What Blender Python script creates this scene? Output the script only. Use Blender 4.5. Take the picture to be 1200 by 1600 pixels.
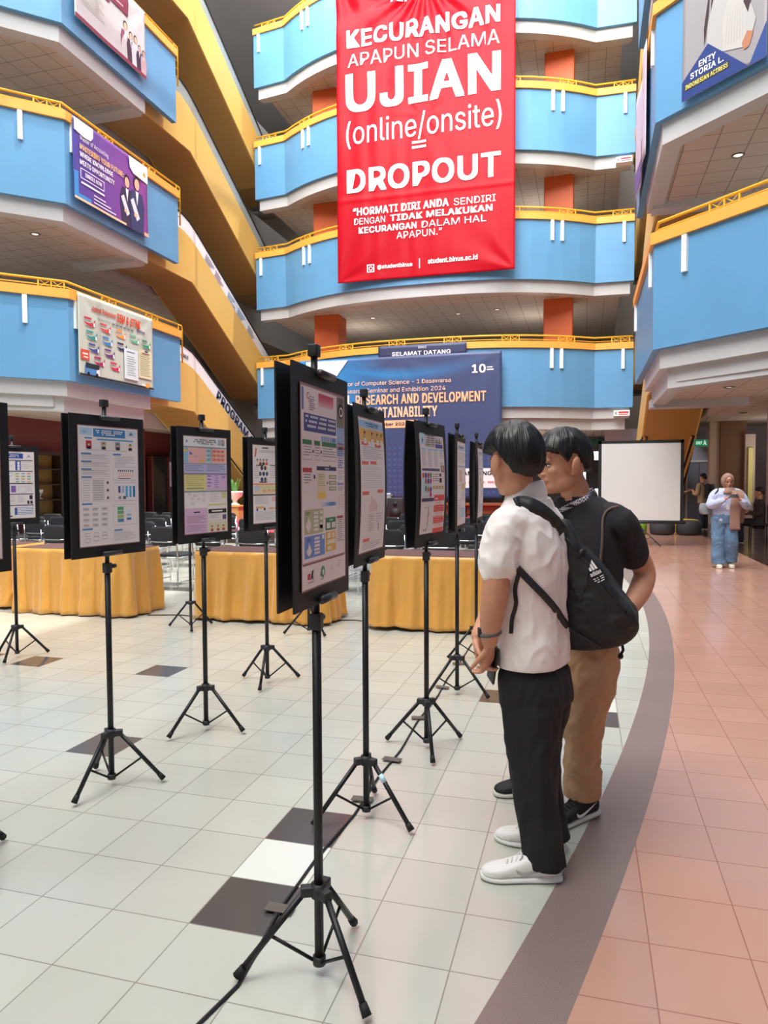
import bpy, bmesh, math, random
from math import sin, cos, pi, radians, sqrt, atan2
from mathutils import Vector, Matrix, noise
random.seed(7)
for _o in list(bpy.data.objects): bpy.data.objects.remove(_o)
SC = bpy.context.scene
COL = SC.collection
YAW = 0.274534            # the building stands at this angle to the view

# ------------------------------------------------------------------ camera
def make_camera():
    f, pitch, roll, h = 1118.37, 0.042675, -0.004536, 1.501
    cd = bpy.data.cameras.new('camera'); co = bpy.data.objects.new('camera', cd); COL.objects.link(co)
    cd.sensor_fit = 'HORIZONTAL'; cd.sensor_width = 36.0; cd.lens = f/1200*36.0
    cd.clip_start = 0.05; cd.clip_end = 300
    fw = Vector((-sin(YAW)*cos(pitch), cos(YAW)*cos(pitch), -sin(pitch)))
    rt = Vector((cos(YAW), sin(YAW), 0)); up = rt.cross(fw)
    r2 = rt*cos(roll)+up*sin(roll); u2 = up*cos(roll)-rt*sin(roll)
    m = Matrix((r2, u2, -fw)).transposed().to_4x4(); m.translation = (0, 0, h)
    co.matrix_world = m
    SC.camera = co
make_camera()

# ------------------------------------------------------------------ light
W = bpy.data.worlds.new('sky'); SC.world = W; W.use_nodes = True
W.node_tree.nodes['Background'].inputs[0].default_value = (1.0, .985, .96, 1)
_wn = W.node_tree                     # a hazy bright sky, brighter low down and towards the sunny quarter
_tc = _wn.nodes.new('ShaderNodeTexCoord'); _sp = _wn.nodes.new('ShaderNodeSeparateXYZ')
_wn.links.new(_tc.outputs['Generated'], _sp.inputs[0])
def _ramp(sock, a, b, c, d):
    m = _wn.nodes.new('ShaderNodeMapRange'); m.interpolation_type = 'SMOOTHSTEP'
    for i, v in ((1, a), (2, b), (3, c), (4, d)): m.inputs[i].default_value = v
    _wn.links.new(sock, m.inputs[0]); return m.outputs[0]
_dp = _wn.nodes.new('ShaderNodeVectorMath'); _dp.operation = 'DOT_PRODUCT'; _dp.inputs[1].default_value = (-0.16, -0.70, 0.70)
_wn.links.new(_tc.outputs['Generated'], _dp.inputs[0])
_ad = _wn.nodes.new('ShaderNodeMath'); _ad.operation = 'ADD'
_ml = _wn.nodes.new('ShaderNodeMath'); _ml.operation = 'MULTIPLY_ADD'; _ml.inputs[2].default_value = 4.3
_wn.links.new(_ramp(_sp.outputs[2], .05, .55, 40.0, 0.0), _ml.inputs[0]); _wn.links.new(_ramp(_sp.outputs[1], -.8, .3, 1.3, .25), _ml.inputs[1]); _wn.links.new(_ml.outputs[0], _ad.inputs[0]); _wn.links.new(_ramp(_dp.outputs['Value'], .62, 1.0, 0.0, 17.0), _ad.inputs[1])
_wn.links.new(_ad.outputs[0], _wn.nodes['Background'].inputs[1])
sd = bpy.data.lights.new('sun', 'SUN'); sd.energy = 5.6; sd.angle = radians(.7); sd.color = (1, .95, .86)
so = bpy.data.objects.new('sun', sd); COL.objects.link(so); so.location = (6, 8, 40)
so.rotation_euler = Vector((-0.345, -0.02, -1)).to_track_quat('-Z', 'Y').to_euler()
pd = bpy.data.lights.new('skylight_portal', 'AREA'); pd.shape = 'RECTANGLE'; pd.size = 16.0; pd.size_y = 36.0
pd.cycles.is_portal = True
po = bpy.data.objects.new('skylight_portal', pd); COL.objects.link(po); po.location = (-5.5, 8.5, 22.2)
SC.view_settings.view_transform = 'Standard'; SC.view_settings.look = 'None'
SC.view_settings.gamma = 1.0; SC.view_settings.use_curve_mapping = False
SC.view_settings.exposure = -0.60
SC.cycles.max_bounces = 8; SC.cycles.diffuse_bounces = 6; SC.cycles.glossy_bounces = 3
SC.cycles.transparent_max_bounces = 6; SC.cycles.caustics_reflective = False; SC.cycles.caustics_refractive = False
SC.cycles.sample_clamp_indirect = 6.0
SC.cycles.use_denoising = True

# ------------------------------------------------------------------ materials
def lin(h):
    h = h.lstrip('#'); o = []
    for i in (0, 2, 4):
        c = int(h[i:i+2], 16)/255
        o.append(c/12.92 if c <= .04045 else ((c+.055)/1.055)**2.4)
    return (o[0], o[1], o[2], 1)
MATS = {}
def mat(name, col, rough=.6, metal=0., spec=.5, emit=None, es=1., alpha=1., bump=None, noise_col=None, sheen=0., coat=0., sss=0.):
    if name in MATS: return MATS[name]
    m = bpy.data.materials.new(name); m.use_nodes = True; nt = m.node_tree; b = nt.nodes['Principled BSDF']
    c = lin(col) if isinstance(col, str) else col
    b.inputs['Base Color'].default_value = c
    b.inputs['Roughness'].default_value = rough; b.inputs['Metallic'].default_value = metal
    b.inputs['Specular IOR Level'].default_value = spec
    if emit: b.inputs['Emission Color'].default_value = lin(emit); b.inputs['Emission Strength'].default_value = es
    if alpha < 1: b.inputs['Alpha'].default_value = alpha
    if sheen: b.inputs['Sheen Weight'].default_value = sheen
    if coat: b.inputs['Coat Weight'].default_value = coat; b.inputs['Coat Roughness'].default_value = .15
    if sss:
        b.inputs['Subsurface Weight'].default_value = sss; b.inputs['Subsurface Radius'].default_value = (.02, .008, .004)
    tc = None
    def coord():
        nonlocal tc
        if tc is None: tc = nt.nodes.new('ShaderNodeTexCoord')
        return tc.outputs['Object']
    if noise_col:                      # (scale, amount): gentle variation of the paint
        n = nt.nodes.new('ShaderNodeTexNoise'); n.inputs['Scale'].default_value = noise_col[0]; n.inputs['Detail'].default_value = 5
        nt.links.new(coord(), n.inputs['Vector'])
        mr = nt.nodes.new('ShaderNodeMapRange'); mr.inputs[1].default_value = .3; mr.inputs[2].default_value = .7
        mr.inputs[3].default_value = 1-noise_col[1]; mr.inputs[4].default_value = 1+noise_col[1]
        nt.links.new(n.outputs[0], mr.inputs[0])
        mx = nt.nodes.new('ShaderNodeVectorMath'); mx.operation = 'SCALE'; mx.inputs[0].default_value = c[:3]
        nt.links.new(mr.outputs[0], mx.inputs['Scale']); nt.links.new(mx.outputs[0], b.inputs['Base Color'])
    if bump:                           # (scale, strength, distance)
        n = nt.nodes.new('ShaderNodeTexNoise'); n.inputs['Scale'].default_value = bump[0]; n.inputs['Detail'].default_value = 4
        nt.links.new(coord(), n.inputs['Vector'])
        bp = nt.nodes.new('ShaderNodeBump'); bp.inputs['Strength'].default_value = bump[1]; bp.inputs['Distance'].default_value = bump[2]
        nt.links.new(n.outputs[0], bp.inputs['Height']); nt.links.new(bp.outputs[0], b.inputs['Normal'])
    MATS[name] = m; return m
def flat(h, k=1.):                     # printing ink
    c = lin(h); return mat('ink_'+h.lstrip('#')+('' if k == 1 else '_%d' % round(k*100)), tuple(min(.93, v*k) for v in c[:3])+(1,), .55, spec=.3)

class NT:                              # tiny helper to write node maths
    def __init__(s, nt): s.nt = nt
    def val(s, x, sock):
        if isinstance(x, (int, float)): sock.default_value = x
        else: s.nt.links.new(x, sock)
    def m(s, op, a, b=0., c=None):
        n = s.nt.nodes.new('ShaderNodeMath'); n.operation = op
        s.val(a, n.inputs[0]); s.val(b, n.inputs[1])
        if c is not None: s.val(c, n.inputs[2])
        return n.outputs[0]
    def mix(s, f, a, b):
        n = s.nt.nodes.new('ShaderNodeMix'); n.data_type = 'RGBA'
        s.val(f, n.inputs['Factor'])
        for x, i in ((a, 6), (b, 7)):
            if isinstance(x, tuple): n.inputs[i].default_value = x
            else: s.nt.links.new(x, n.inputs[i])
        return n.outputs[2]
    def scale(s, col, f):
        n = s.nt.nodes.new('ShaderNodeVectorMath'); n.operation = 'SCALE'
        s.nt.links.new(col, n.inputs[0]); s.val(f, n.inputs['Scale']); return n.outputs[0]
    def xyz(s):
        g = s.nt.nodes.new('ShaderNodeNewGeometry'); sp = s.nt.nodes.new('ShaderNodeSeparateXYZ')
        s.nt.links.new(g.outputs['Position'], sp.inputs[0]); return g.outputs['Position'], sp.outputs
def floor_material():
    m = bpy.data.materials.new('polished_floor_tiles'); m.use_nodes = True; nt = m.node_tree; b = nt.nodes['Principled BSDF']; N = NT(nt)
    pos, (x, y, z) = N.xyz()
    gx = N.m('ADD', N.m('DIVIDE', x, .3), 4.3033); gy = N.m('SUBTRACT', N.m('DIVIDE', y, .3), 8.021)
    def edge(g):
        fr = N.m('FRACT', g); return N.m('MINIMUM', fr, N.m('SUBTRACT', 1., fr))
    line = N.m('LESS_THAN', N.m('MINIMUM', edge(gx), edge(gy)), .0075)
    ix = N.m('FLOOR', gx); iy = N.m('FLOOR', gy)
    cb = nt.nodes.new('ShaderNodeCombineXYZ'); nt.links.new(ix, cb.inputs[0]); nt.links.new(iy, cb.inputs[1])
    wn = nt.nodes.new('ShaderNodeTexWhiteNoise'); wn.noise_dimensions = '3D'; nt.links.new(cb.outputs[0], wn.inputs['Vector'])
    var = N.m('ADD', .955, N.m('MULTIPLY', wn.outputs[0], .08))
    ns = nt.nodes.new('ShaderNodeTexNoise'); ns.inputs['Scale'].default_value = 2.3; ns.inputs['Detail'].default_value = 6
    nt.links.new(pos, ns.inputs['Vector'])
    var = N.m('MULTIPLY', var, N.m('ADD', .93, N.m('MULTIPLY', ns.outputs[0], .14)))
    sp = nt.nodes.new('ShaderNodeTexNoise'); sp.inputs['Scale'].default_value = 260; sp.inputs['Detail'].default_value = 2
    nt.links.new(pos, sp.inputs['Vector'])
    def dist(cx, cy): return N.m('SQRT', N.m('ADD', N.m('POWER', N.m('SUBTRACT', x, cx), 2.), N.m('POWER', N.m('SUBTRACT', y, cy), 2.)))
    w_in = N.m('LESS_THAN', dist(-27.972, 9.239), 28.6385); w_out = N.m('LESS_THAN', dist(-30.553, 9.564), 31.4407)
    def cells(lst):
        r = None
        for i, j in lst:
            c = N.m('MULTIPLY', N.m('COMPARE', ix, float(i), .1), N.m('COMPARE', iy, float(j), .1))
            r = c if r is None else N.m('MAXIMUM', r, c)
        return r
    dark = cells([(0, -1), (0, 1), (-5, 3), (-7, 8), (-11, 8), (4, 7), (2, 8), (-13, 8), (-15, 21), (-16, 21), (-14, 21), (-10, 21), (-9, 21)])
    bright = cells([(0, 0), (4, 8)])
    white = N.mix(dark, N.mix(bright, lin('#bfc0b6'), lin('#dfe1db')), lin('#55504f'))
    pink = lin('#bf9382'); ringc = N.mix(N.m('GREATER_THAN', sp.outputs[0], .5), lin('#8a7773'), lin('#7f6d69'))
    col = N.mix(line, white, lin('#8f8c82'))
    pk = N.mix(line, pink, lin('#a06d60'))
    pk = N.mix(N.m('GREATER_THAN', x, 3.05), pk, N.mix(line, lin('#4a3a34'), lin('#2d2420')))
    col = N.mix(w_in, N.mix(w_out, pk, ringc), col)
    nt.links.new(N.scale(col, var), b.inputs['Base Color'])
    rg = N.m('ADD', N.m('ADD', .10, N.m('MULTIPLY', ns.outputs[0], .10)), N.m('MULTIPLY', N.m('MULTIPLY', w_out, N.m('SUBTRACT', 1., w_in)), .25))
    nt.links.new(rg, b.inputs['Roughness'])
    b.inputs['Specular IOR Level'].default_value = .5
    bp = nt.nodes.new('ShaderNodeBump'); bp.inputs['Strength'].default_value = .25; bp.inputs['Distance'].default_value = .001
    nt.links.new(N.m('SUBTRACT', 1., line), bp.inputs['Height']); nt.links.new(bp.outputs[0], b.inputs['Normal'])
    return m
def grid_material(name, base, linec, size, rough=.8, w=.018, axis='xy'):
    m = bpy.data.materials.new(name); m.use_nodes = True; nt = m.node_tree; b = nt.nodes['Principled BSDF']; N = NT(nt)
    pos, s = N.xyz(); d = {'x': s[0], 'y': s[1], 'z': s[2]}
    a = N.m('DIVIDE', d[axis[0]], size); c = N.m('DIVIDE', d[axis[1]], size)
    def edge(g):
        fr = N.m('FRACT', g); return N.m('MINIMUM', fr, N.m('SUBTRACT', 1., fr))
    line = N.m('LESS_THAN', N.m('MINIMUM', edge(a), edge(c)), w)
    ns = nt.nodes.new('ShaderNodeTexNoise'); ns.inputs['Scale'].default_value = 1.1; ns.inputs['Detail'].default_value = 4
    nt.links.new(pos, ns.inputs['Vector'])
    col = N.mix(line, lin(base), lin(linec))
    nt.links.new(N.scale(col, N.m('ADD', .9, N.m('MULTIPLY', ns.outputs[0], .2))), b.inputs['Base Color'])
    b.inputs['Roughness'].default_value = rough; b.inputs['Specular IOR Level'].default_value = .2
    MATS[name] = m; return m
FLOOR = floor_material()
CEIL = grid_material('ceiling_tiles', '#c3b6aa', '#8d8279', .62)
BLUE = mat('blue_wall_paint', '#5f97c2', .42, spec=.45, noise_col=(1.2, .035))
ORANGE = mat('orange_paint', '#f0a848', .5, noise_col=(1.5, .03))
RAILY = mat('yellow_rail_paint', '#dcae30', .4)
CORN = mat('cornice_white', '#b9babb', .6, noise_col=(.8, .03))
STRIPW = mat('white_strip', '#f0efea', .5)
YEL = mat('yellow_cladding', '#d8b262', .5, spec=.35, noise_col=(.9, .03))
WHITE = mat('white_plain', '#f2f2f0', .5)
BLACK = mat('black_plain', '#141416', .5)
TERRA = mat('orange_red_column', '#c85a24', .55)
PAPER = mat('printed_paper', '#f8eff0', .35, spec=.5)

# ------------------------------------------------------------------ mesh building
class MB:
    def __init__(s): s.v = []; s.f = []; s.mi = []; s.sm = []; s.mats = []
    def m(s, material):
        if material not in s.mats: s.mats.append(material)
        return s.mats.index(material)
    def add(s, vs, fs, material, smooth=False):
        o = len(s.v); i = s.m(material); s.v += [tuple(v) for v in vs]
        for f in fs: s.f.append(tuple(a+o for a in f)); s.mi.append(i); s.sm.append(smooth)
    def box(s, c, size, material, rz=0., rot=None):
        R = rot if rot is not None else Matrix.Rotation(rz, 3, 'Z'); c = Vector(c); h = Vector(size)/2
        vs = [c+R@Vector((a*h.x, b*h.y, d*h.z)) for a in (-1, 1) for b in (-1, 1) for d in (-1, 1)]
        s.add(vs, [(0, 1, 3, 2), (4, 6, 7, 5), (0, 4, 5, 1), (2, 3, 7, 6), (0, 2, 6, 4), (1, 5, 7, 3)], material)
    def rbox(s, c, size, r, material, rz=0., rot=None, seg=3, smooth=True):   # rounded box
        bm = bmesh.new(); bmesh.ops.create_cube(bm, size=1)
        bmesh.ops.scale(bm, vec=size, verts=bm.verts)
        bmesh.ops.bevel(bm, geom=bm.edges[:], offset=r, segments=seg, profile=.5, affect='EDGES')
        R = rot if rot is not None else Matrix.Rotation(rz, 3, 'Z')
        bm.verts.index_update()
        s.add([R@v.co+Vector(c) for v in bm.verts], [[v.index for v in f.verts] for f in bm.faces], material, smooth); bm.free()
    def loft(s, rings, material, smooth=True, cap=True, closed=False):
        n = len(rings[0]); vs = [p for r in rings for p in r]; fs = []
        k = len(rings)
        for i in range(k if closed else k-1):
            a = i*n; b = ((i+1) % k)*n
            for j in range(n): fs.append((a+j, a+(j+1) % n, b+(j+1) % n, b+j))
        if cap and not closed: fs.append(tuple(range(n-1, -1, -1))); fs.append(tuple((k-1)*n+j for j in range(n)))
        s.add(vs, fs, material, smooth)
    def tube(s, pts, r, material, seg=8, smooth=True, cap=True, closed=False, round_end=False):
        pts = [Vector(p) for p in pts]; n = len(pts)
        rs = list(r) if isinstance(r, (list, tuple)) else [r]*n
        if round_end and not closed:
            def ext(p, q, ra):
                d = (p-q).normalized(); return [(p+d*ra*.95, ra*.3), (p+d*ra*.7, ra*.72)]
            e0 = ext(pts[0], pts[1], rs[0]); e1 = ext(pts[-1], pts[-2], rs[-1])
            pts = [e0[0][0], e0[1][0]]+pts+[e1[1][0], e1[0][0]]; rs = [e0[0][1], e0[1][1]]+rs+[e1[1][1], e1[0][1]]; n = len(pts)
        u = None; rings = []
        for i in range(n):
            t = (pts[(i+1) % n]-pts[i-1]) if closed else (pts[min(i+1, n-1)]-pts[max(i-1, 0)])
            t.normalize()
            if u is None:
                u = Vector((0, 0, 1)).cross(t)
                if u.length < 1e-3: u = Vector((1, 0, 0))
            u = (u-t*u.dot(t)).normalized(); w = t.cross(u)
            rings.append([pts[i]+(u*cos(a)+w*sin(a))*rs[i] for a in [2*pi*k/seg for k in range(seg)]])
        s.loft(rings, material, smooth, cap, closed)
    def ribbon(s, pts, wdirs, width, thick, material, smooth=True):
        pts = [Vector(p) for p in pts]; rings = []
        for i, p in enumerate(pts):
            t = (pts[min(i+1, len(pts)-1)]-pts[max(i-1, 0)]).normalized()
            w = Vector(wdirs[i] if isinstance(wdirs, list) else wdirs); w = (w-t*w.dot(t)).normalized(); nrm = t.cross(w)
            ww = width[i] if isinstance(width, list) else width
            rings.append([p+w*ww/2+nrm*thick/2, p-w*ww/2+nrm*thick/2, p-w*ww/2-nrm*thick/2, p+w*ww/2-nrm*thick/2])
        s.loft(rings, material, smooth)
    def prism(s, poly, z0, z1, material, mtop=None, mbot=None):
        n = len(poly); vs = [(p[0], p[1], z0) for p in poly]+[(p[0], p[1], z1) for p in poly]
        s.add(vs, [(i, (i+1) % n, n+(i+1) % n, n+i) for i in range(n)], material)
        s.add(vs, [tuple(range(n, 2*n))], mtop or material); s.add(vs, [tuple(range(n-1, -1, -1))], mbot or material)
    def lathe(s, prof, c, material, seg=24, smooth=True):
        c = Vector(c); rings = [[c+Vector((r*cos(2*pi*k/seg), r*sin(2*pi*k/seg), z)) for k in range(seg)] for r, z in prof]
        s.loft(rings, material, smooth)
    def ball(s, c, r, material, seg=14, rot=None, smooth=True):
        r = Vector(r) if not isinstance(r, (int, float)) else Vector((r, r, r)); c = Vector(c); R = rot or Matrix.Identity(3)
        rings = []
        for i in range(1, seg//2+3):
            t = pi*i/(seg//2+3)
            rings.append([c+R@Vector((r.x*sin(t)*cos(a), r.y*sin(t)*sin(a), r.z*cos(t))) for a in [-2*pi*k/seg for k in range(seg)]])
        s.loft(rings, material, smooth)
    def poly(s, pts, material): s.add(pts, [tuple(range(len(pts)))], material)
    def map(s, fn): s.v = [tuple(fn(Vector(v))) for v in s.v]; return s
    def mesh(s, name):
        me = bpy.data.meshes.new(name); me.from_pydata(s.v, [], s.f)
        for mm in s.mats: me.materials.append(mm)
        me.polygons.foreach_set('material_index', s.mi); me.polygons.foreach_set('use_smooth', s.sm); me.update(); return me
    def build(s, name, parent=None, fix=True):
        me = s.mesh(name)
        if fix:
            bm = bmesh.new(); bm.from_mesh(me); bmesh.ops.recalc_face_normals(bm, faces=bm.faces[:]); bm.to_mesh(me); bm.free()
        o = bpy.data.objects.new(name, me); COL.objects.link(o)
        if parent is not None: o.parent = parent
        return o
def tag(o, label, cat, group=None, kind=None):
    o['label'] = label; o['category'] = cat
    if group: o['group'] = group
    if kind: o['kind'] = kind
    return o
def thing(name, label, cat, loc=(0, 0, 0), rz=0., group=None):
    o = bpy.data.objects.new(name, None); COL.objects.link(o); o.empty_display_size = .1
    o.location = loc; o.rotation_euler = (0, 0, rz)
    return tag(o, label, cat, group)
def struct(o): o['kind'] = 'structure'; return o
KIDS = {}
def copy_tree(o, parent=None):
    c = o.copy(); COL.objects.link(c)
    if parent is not None: c.parent = parent
    for ch in list(o.children): copy_tree(ch, c)
    return c
TXT = {}
try:                                  # the plain grotesque that comes with Blender itself, if it is there
    import os
    FONT = bpy.data.fonts.load(os.path.join(bpy.utils.resource_path('LOCAL'), 'datafiles', 'fonts', 'Inter.woff2'))
except Exception:
    FONT = None
def text_geo(s, bold):
    k = (s, bold)
    if k not in TXT:
        cu = bpy.data.curves.new('t', 'FONT'); cu.body = s; cu.size = 1; cu.resolution_u = 4; cu.offset = 0.
        if FONT: cu.font = FONT
        if bold: cu.space_character = 1.06
        ob = bpy.data.objects.new('t', cu); COL.objects.link(ob)
        me = bpy.data.meshes.new_from_object(ob.evaluated_get(bpy.context.evaluated_depsgraph_get()))
        vs = [v.co.copy() for v in me.vertices]; fs = [tuple(p.vertices) for p in me.polygons]
        if bold:                      # heavier strokes: the outline drawn again a little to each side
            v0, f0 = vs, fs; vs, fs = [], []
            for n, (dx, dy) in enumerate(((-.026, -.016), (.026, -.016), (-.026, .016), (.026, .016), (0, 0))):
                o = len(vs); vs = vs+[v+Vector((dx, dy, n)) for v in v0]; fs = fs+[tuple(i+o for i in f) for f in f0]
        bpy.data.objects.remove(ob); bpy.data.curves.remove(cu); bpy.data.meshes.remove(me)
        TXT[k] = (vs, fs)
    return TXT[k]
def put_text(mb, s, frame, u0, v0, w, h, material, off=.0, bold=False, fold=None, cut=None, shear=0.):
    """fit the string in the box (u0,v0)-(u0+w,v0+h) of a frame (origin, U, V); fold(u,v) lifts it off the plane"""
    vs, fs = text_geo(s, bold)
    x0 = min(v.x for v in vs); x1 = max(v.x for v in vs); y0 = min(v.y for v in vs); y1 = max(v.y for v in vs)
    O, U, V = [Vector(a) for a in frame]; N = U.cross(V)
    pts = [Vector((u0+(v.x-x0)/(x1-x0)*w+shear*(v.y-y0)/(y1-y0)*h, v0+(v.y-y0)/(y1-y0)*h, .0012*v.z)) for v in vs]
    if cut:
        bm = bmesh.new(); bv = [bm.verts.new(p) for p in pts]
        for f in fs:
            try: bm.faces.new([bv[i] for i in f])
            except ValueError: pass
        a = math.floor(u0/cut)*cut
        while a < u0+w:
            bmesh.ops.bisect_plane(bm, geom=bm.verts[:]+bm.edges[:]+bm.faces[:], plane_co=(a, 0, 0), plane_no=(1, 0, 0)); a += cut
        b = math.floor(v0/cut)*cut
        while b < v0+h:
            bmesh.ops.bisect_plane(bm, geom=bm.verts[:]+bm.edges[:]+bm.faces[:], plane_co=(0, b, 0), plane_no=(0, 1, 0)); b += cut
        bm.verts.index_update(); pts = [v.co.copy() for v in bm.verts]; fs = [tuple(v.index for v in f.verts) for f in bm.faces]; bm.free()
    mb.add([O+U*p.x+V*p.y+N*(off+p.z+(fold(p.x, p.y) if fold else 0)) for p in pts], fs, material)
def put_rect(mb, frame, u0, v0, u1, v1, material, off=.0, fold=None, step=None):
    O, U, V = [Vector(a) for a in frame]; N = U.cross(V)
    nu = max(1, int(abs(u1-u0)/step)) if step else 1; nv = max(1, int(abs(v1-v0)/step)) if step else 1
    vs = []
    for j in range(nv+1):
        for i in range(nu+1):
            u = u0+(u1-u0)*i/nu; v = v0+(v1-v0)*j/nv
            vs.append(O+U*u+V*v+N*(off+(fold(u, v) if fold else 0)))
    fs = [(j*(nu+1)+i, j*(nu+1)+i+1, (j+1)*(nu+1)+i+1, (j+1)*(nu+1)+i) for j in range(nv) for i in range(nu)]
    mb.add(vs, fs, material, bool(step))
def put_poly(mb, frame, pts, material, off=.0):
    O, U, V = [Vector(a) for a in frame]; N = U.cross(V)
    mb.add([O+U*p[0]+V*p[1]+N*off for p in pts], [tuple(range(len(pts)))], material)
def ell(cx, cy, rx, ry, n=20, a0=0., a1=2*pi): return [(cx+rx*cos(a0+(a1-a0)*k/n), cy+ry*sin(a0+(a1-a0)*k/n)) for k in range(n)]
# ------------------------------------------------------------------ the building
XL, XR, YC, YE = -12.74, 1.28, 15.6, 20.83     # left face, right face, corner and end of the side balconies
LEFT = [(-18.3, -17.9), (-18.3, 10.04), (XL, YC), (XL, YE)]
RIGHT = [(XR, YE), (XR, YC-.15), (6.9, 9.83), (6.9, -17.9)]
def bow(x): return 25.4+1.7*(min(1., abs(x+5.71)/5.99))**2.6
BACK = [(-13.1, 27.3), (-11.7, 27.1)]+[(-11.7+i*11.98/22, bow(-11.7+i*11.98/22)) for i in range(1, 22)]+[(.28, 27.1), (1.6, 27.14)]
def offset(pl, d):                     # shift a plan line to its right (towards the open hall when d > 0)
    out = []
    for i, p in enumerate(pl):
        p = Vector(p); a = (p-Vector(pl[i-1])).normalized() if i else None
        b = (Vector(pl[i+1])-p).normalized() if i < len(pl)-1 else None
        a = a or b; b = b or a; na = Vector((a.y, -a.x)); nb = Vector((b.y, -b.x)); n = (na+nb)
        n = n/(n.length_squared/2) if n.length > 1e-6 else na
        out.append(p+n*d)
    return out
def strip(mb, pl, z0, z1, o0, o1, material):
    a = offset(pl, o0); b = offset(pl, o1); rings = [[(p.x, p.y, z0), (q.x, q.y, z0), (q.x, q.y, z1), (p.x, p.y, z1)] for p, q in zip(a, b)]
    mb.loft(rings, material, False)
def walk(pl, step, start=0.):          # points and headings along a plan line
    out = []; d = start
    for i in range(len(pl)-1):
        a = Vector(pl[i]); b = Vector(pl[i+1]); L = (b-a).length
        while d <= L: out.append((a+(b-a)*d/L, (b-a).normalized())); d += step
        d -= L
    return out
def trim_ends(pl, a, b):
    p = [Vector(q) for q in pl]
    if a: p[0] = p[0]+(p[1]-p[0]).normalized()*a
    if b: p[-1] = p[-1]+(p[-2]-p[-1]).normalized()*b
    return p
SLABS = {'left': [(-18.75, -17.9), (-18.75, 9.85), (XL-.45, YC-.1), (XL-.45, 19.2), (-15.0, 19.2), (-15.0, 40), (-26, 40), (-26, -17.9)],
         'right': [(XR+.45, 19.2), (XR+.45, YC-.2), (7.35, 9.65), (7.35, -17.9), (14, -17.9), (14, 40), (3.5, 40), (3.5, 19.2)],
         'back': [(p.x, p.y) for p in offset(trim_ends(BACK, .45, .45), -.45)]+[(1.3, 40), (-12.8, 40)]}
LV = 4.46
SIDE_WORD = {'left': 'left side', 'right': 'right side', 'back': 'far side'}
LEVEL_WORD = ['lowest', 'second', 'third', 'topmost']
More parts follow.
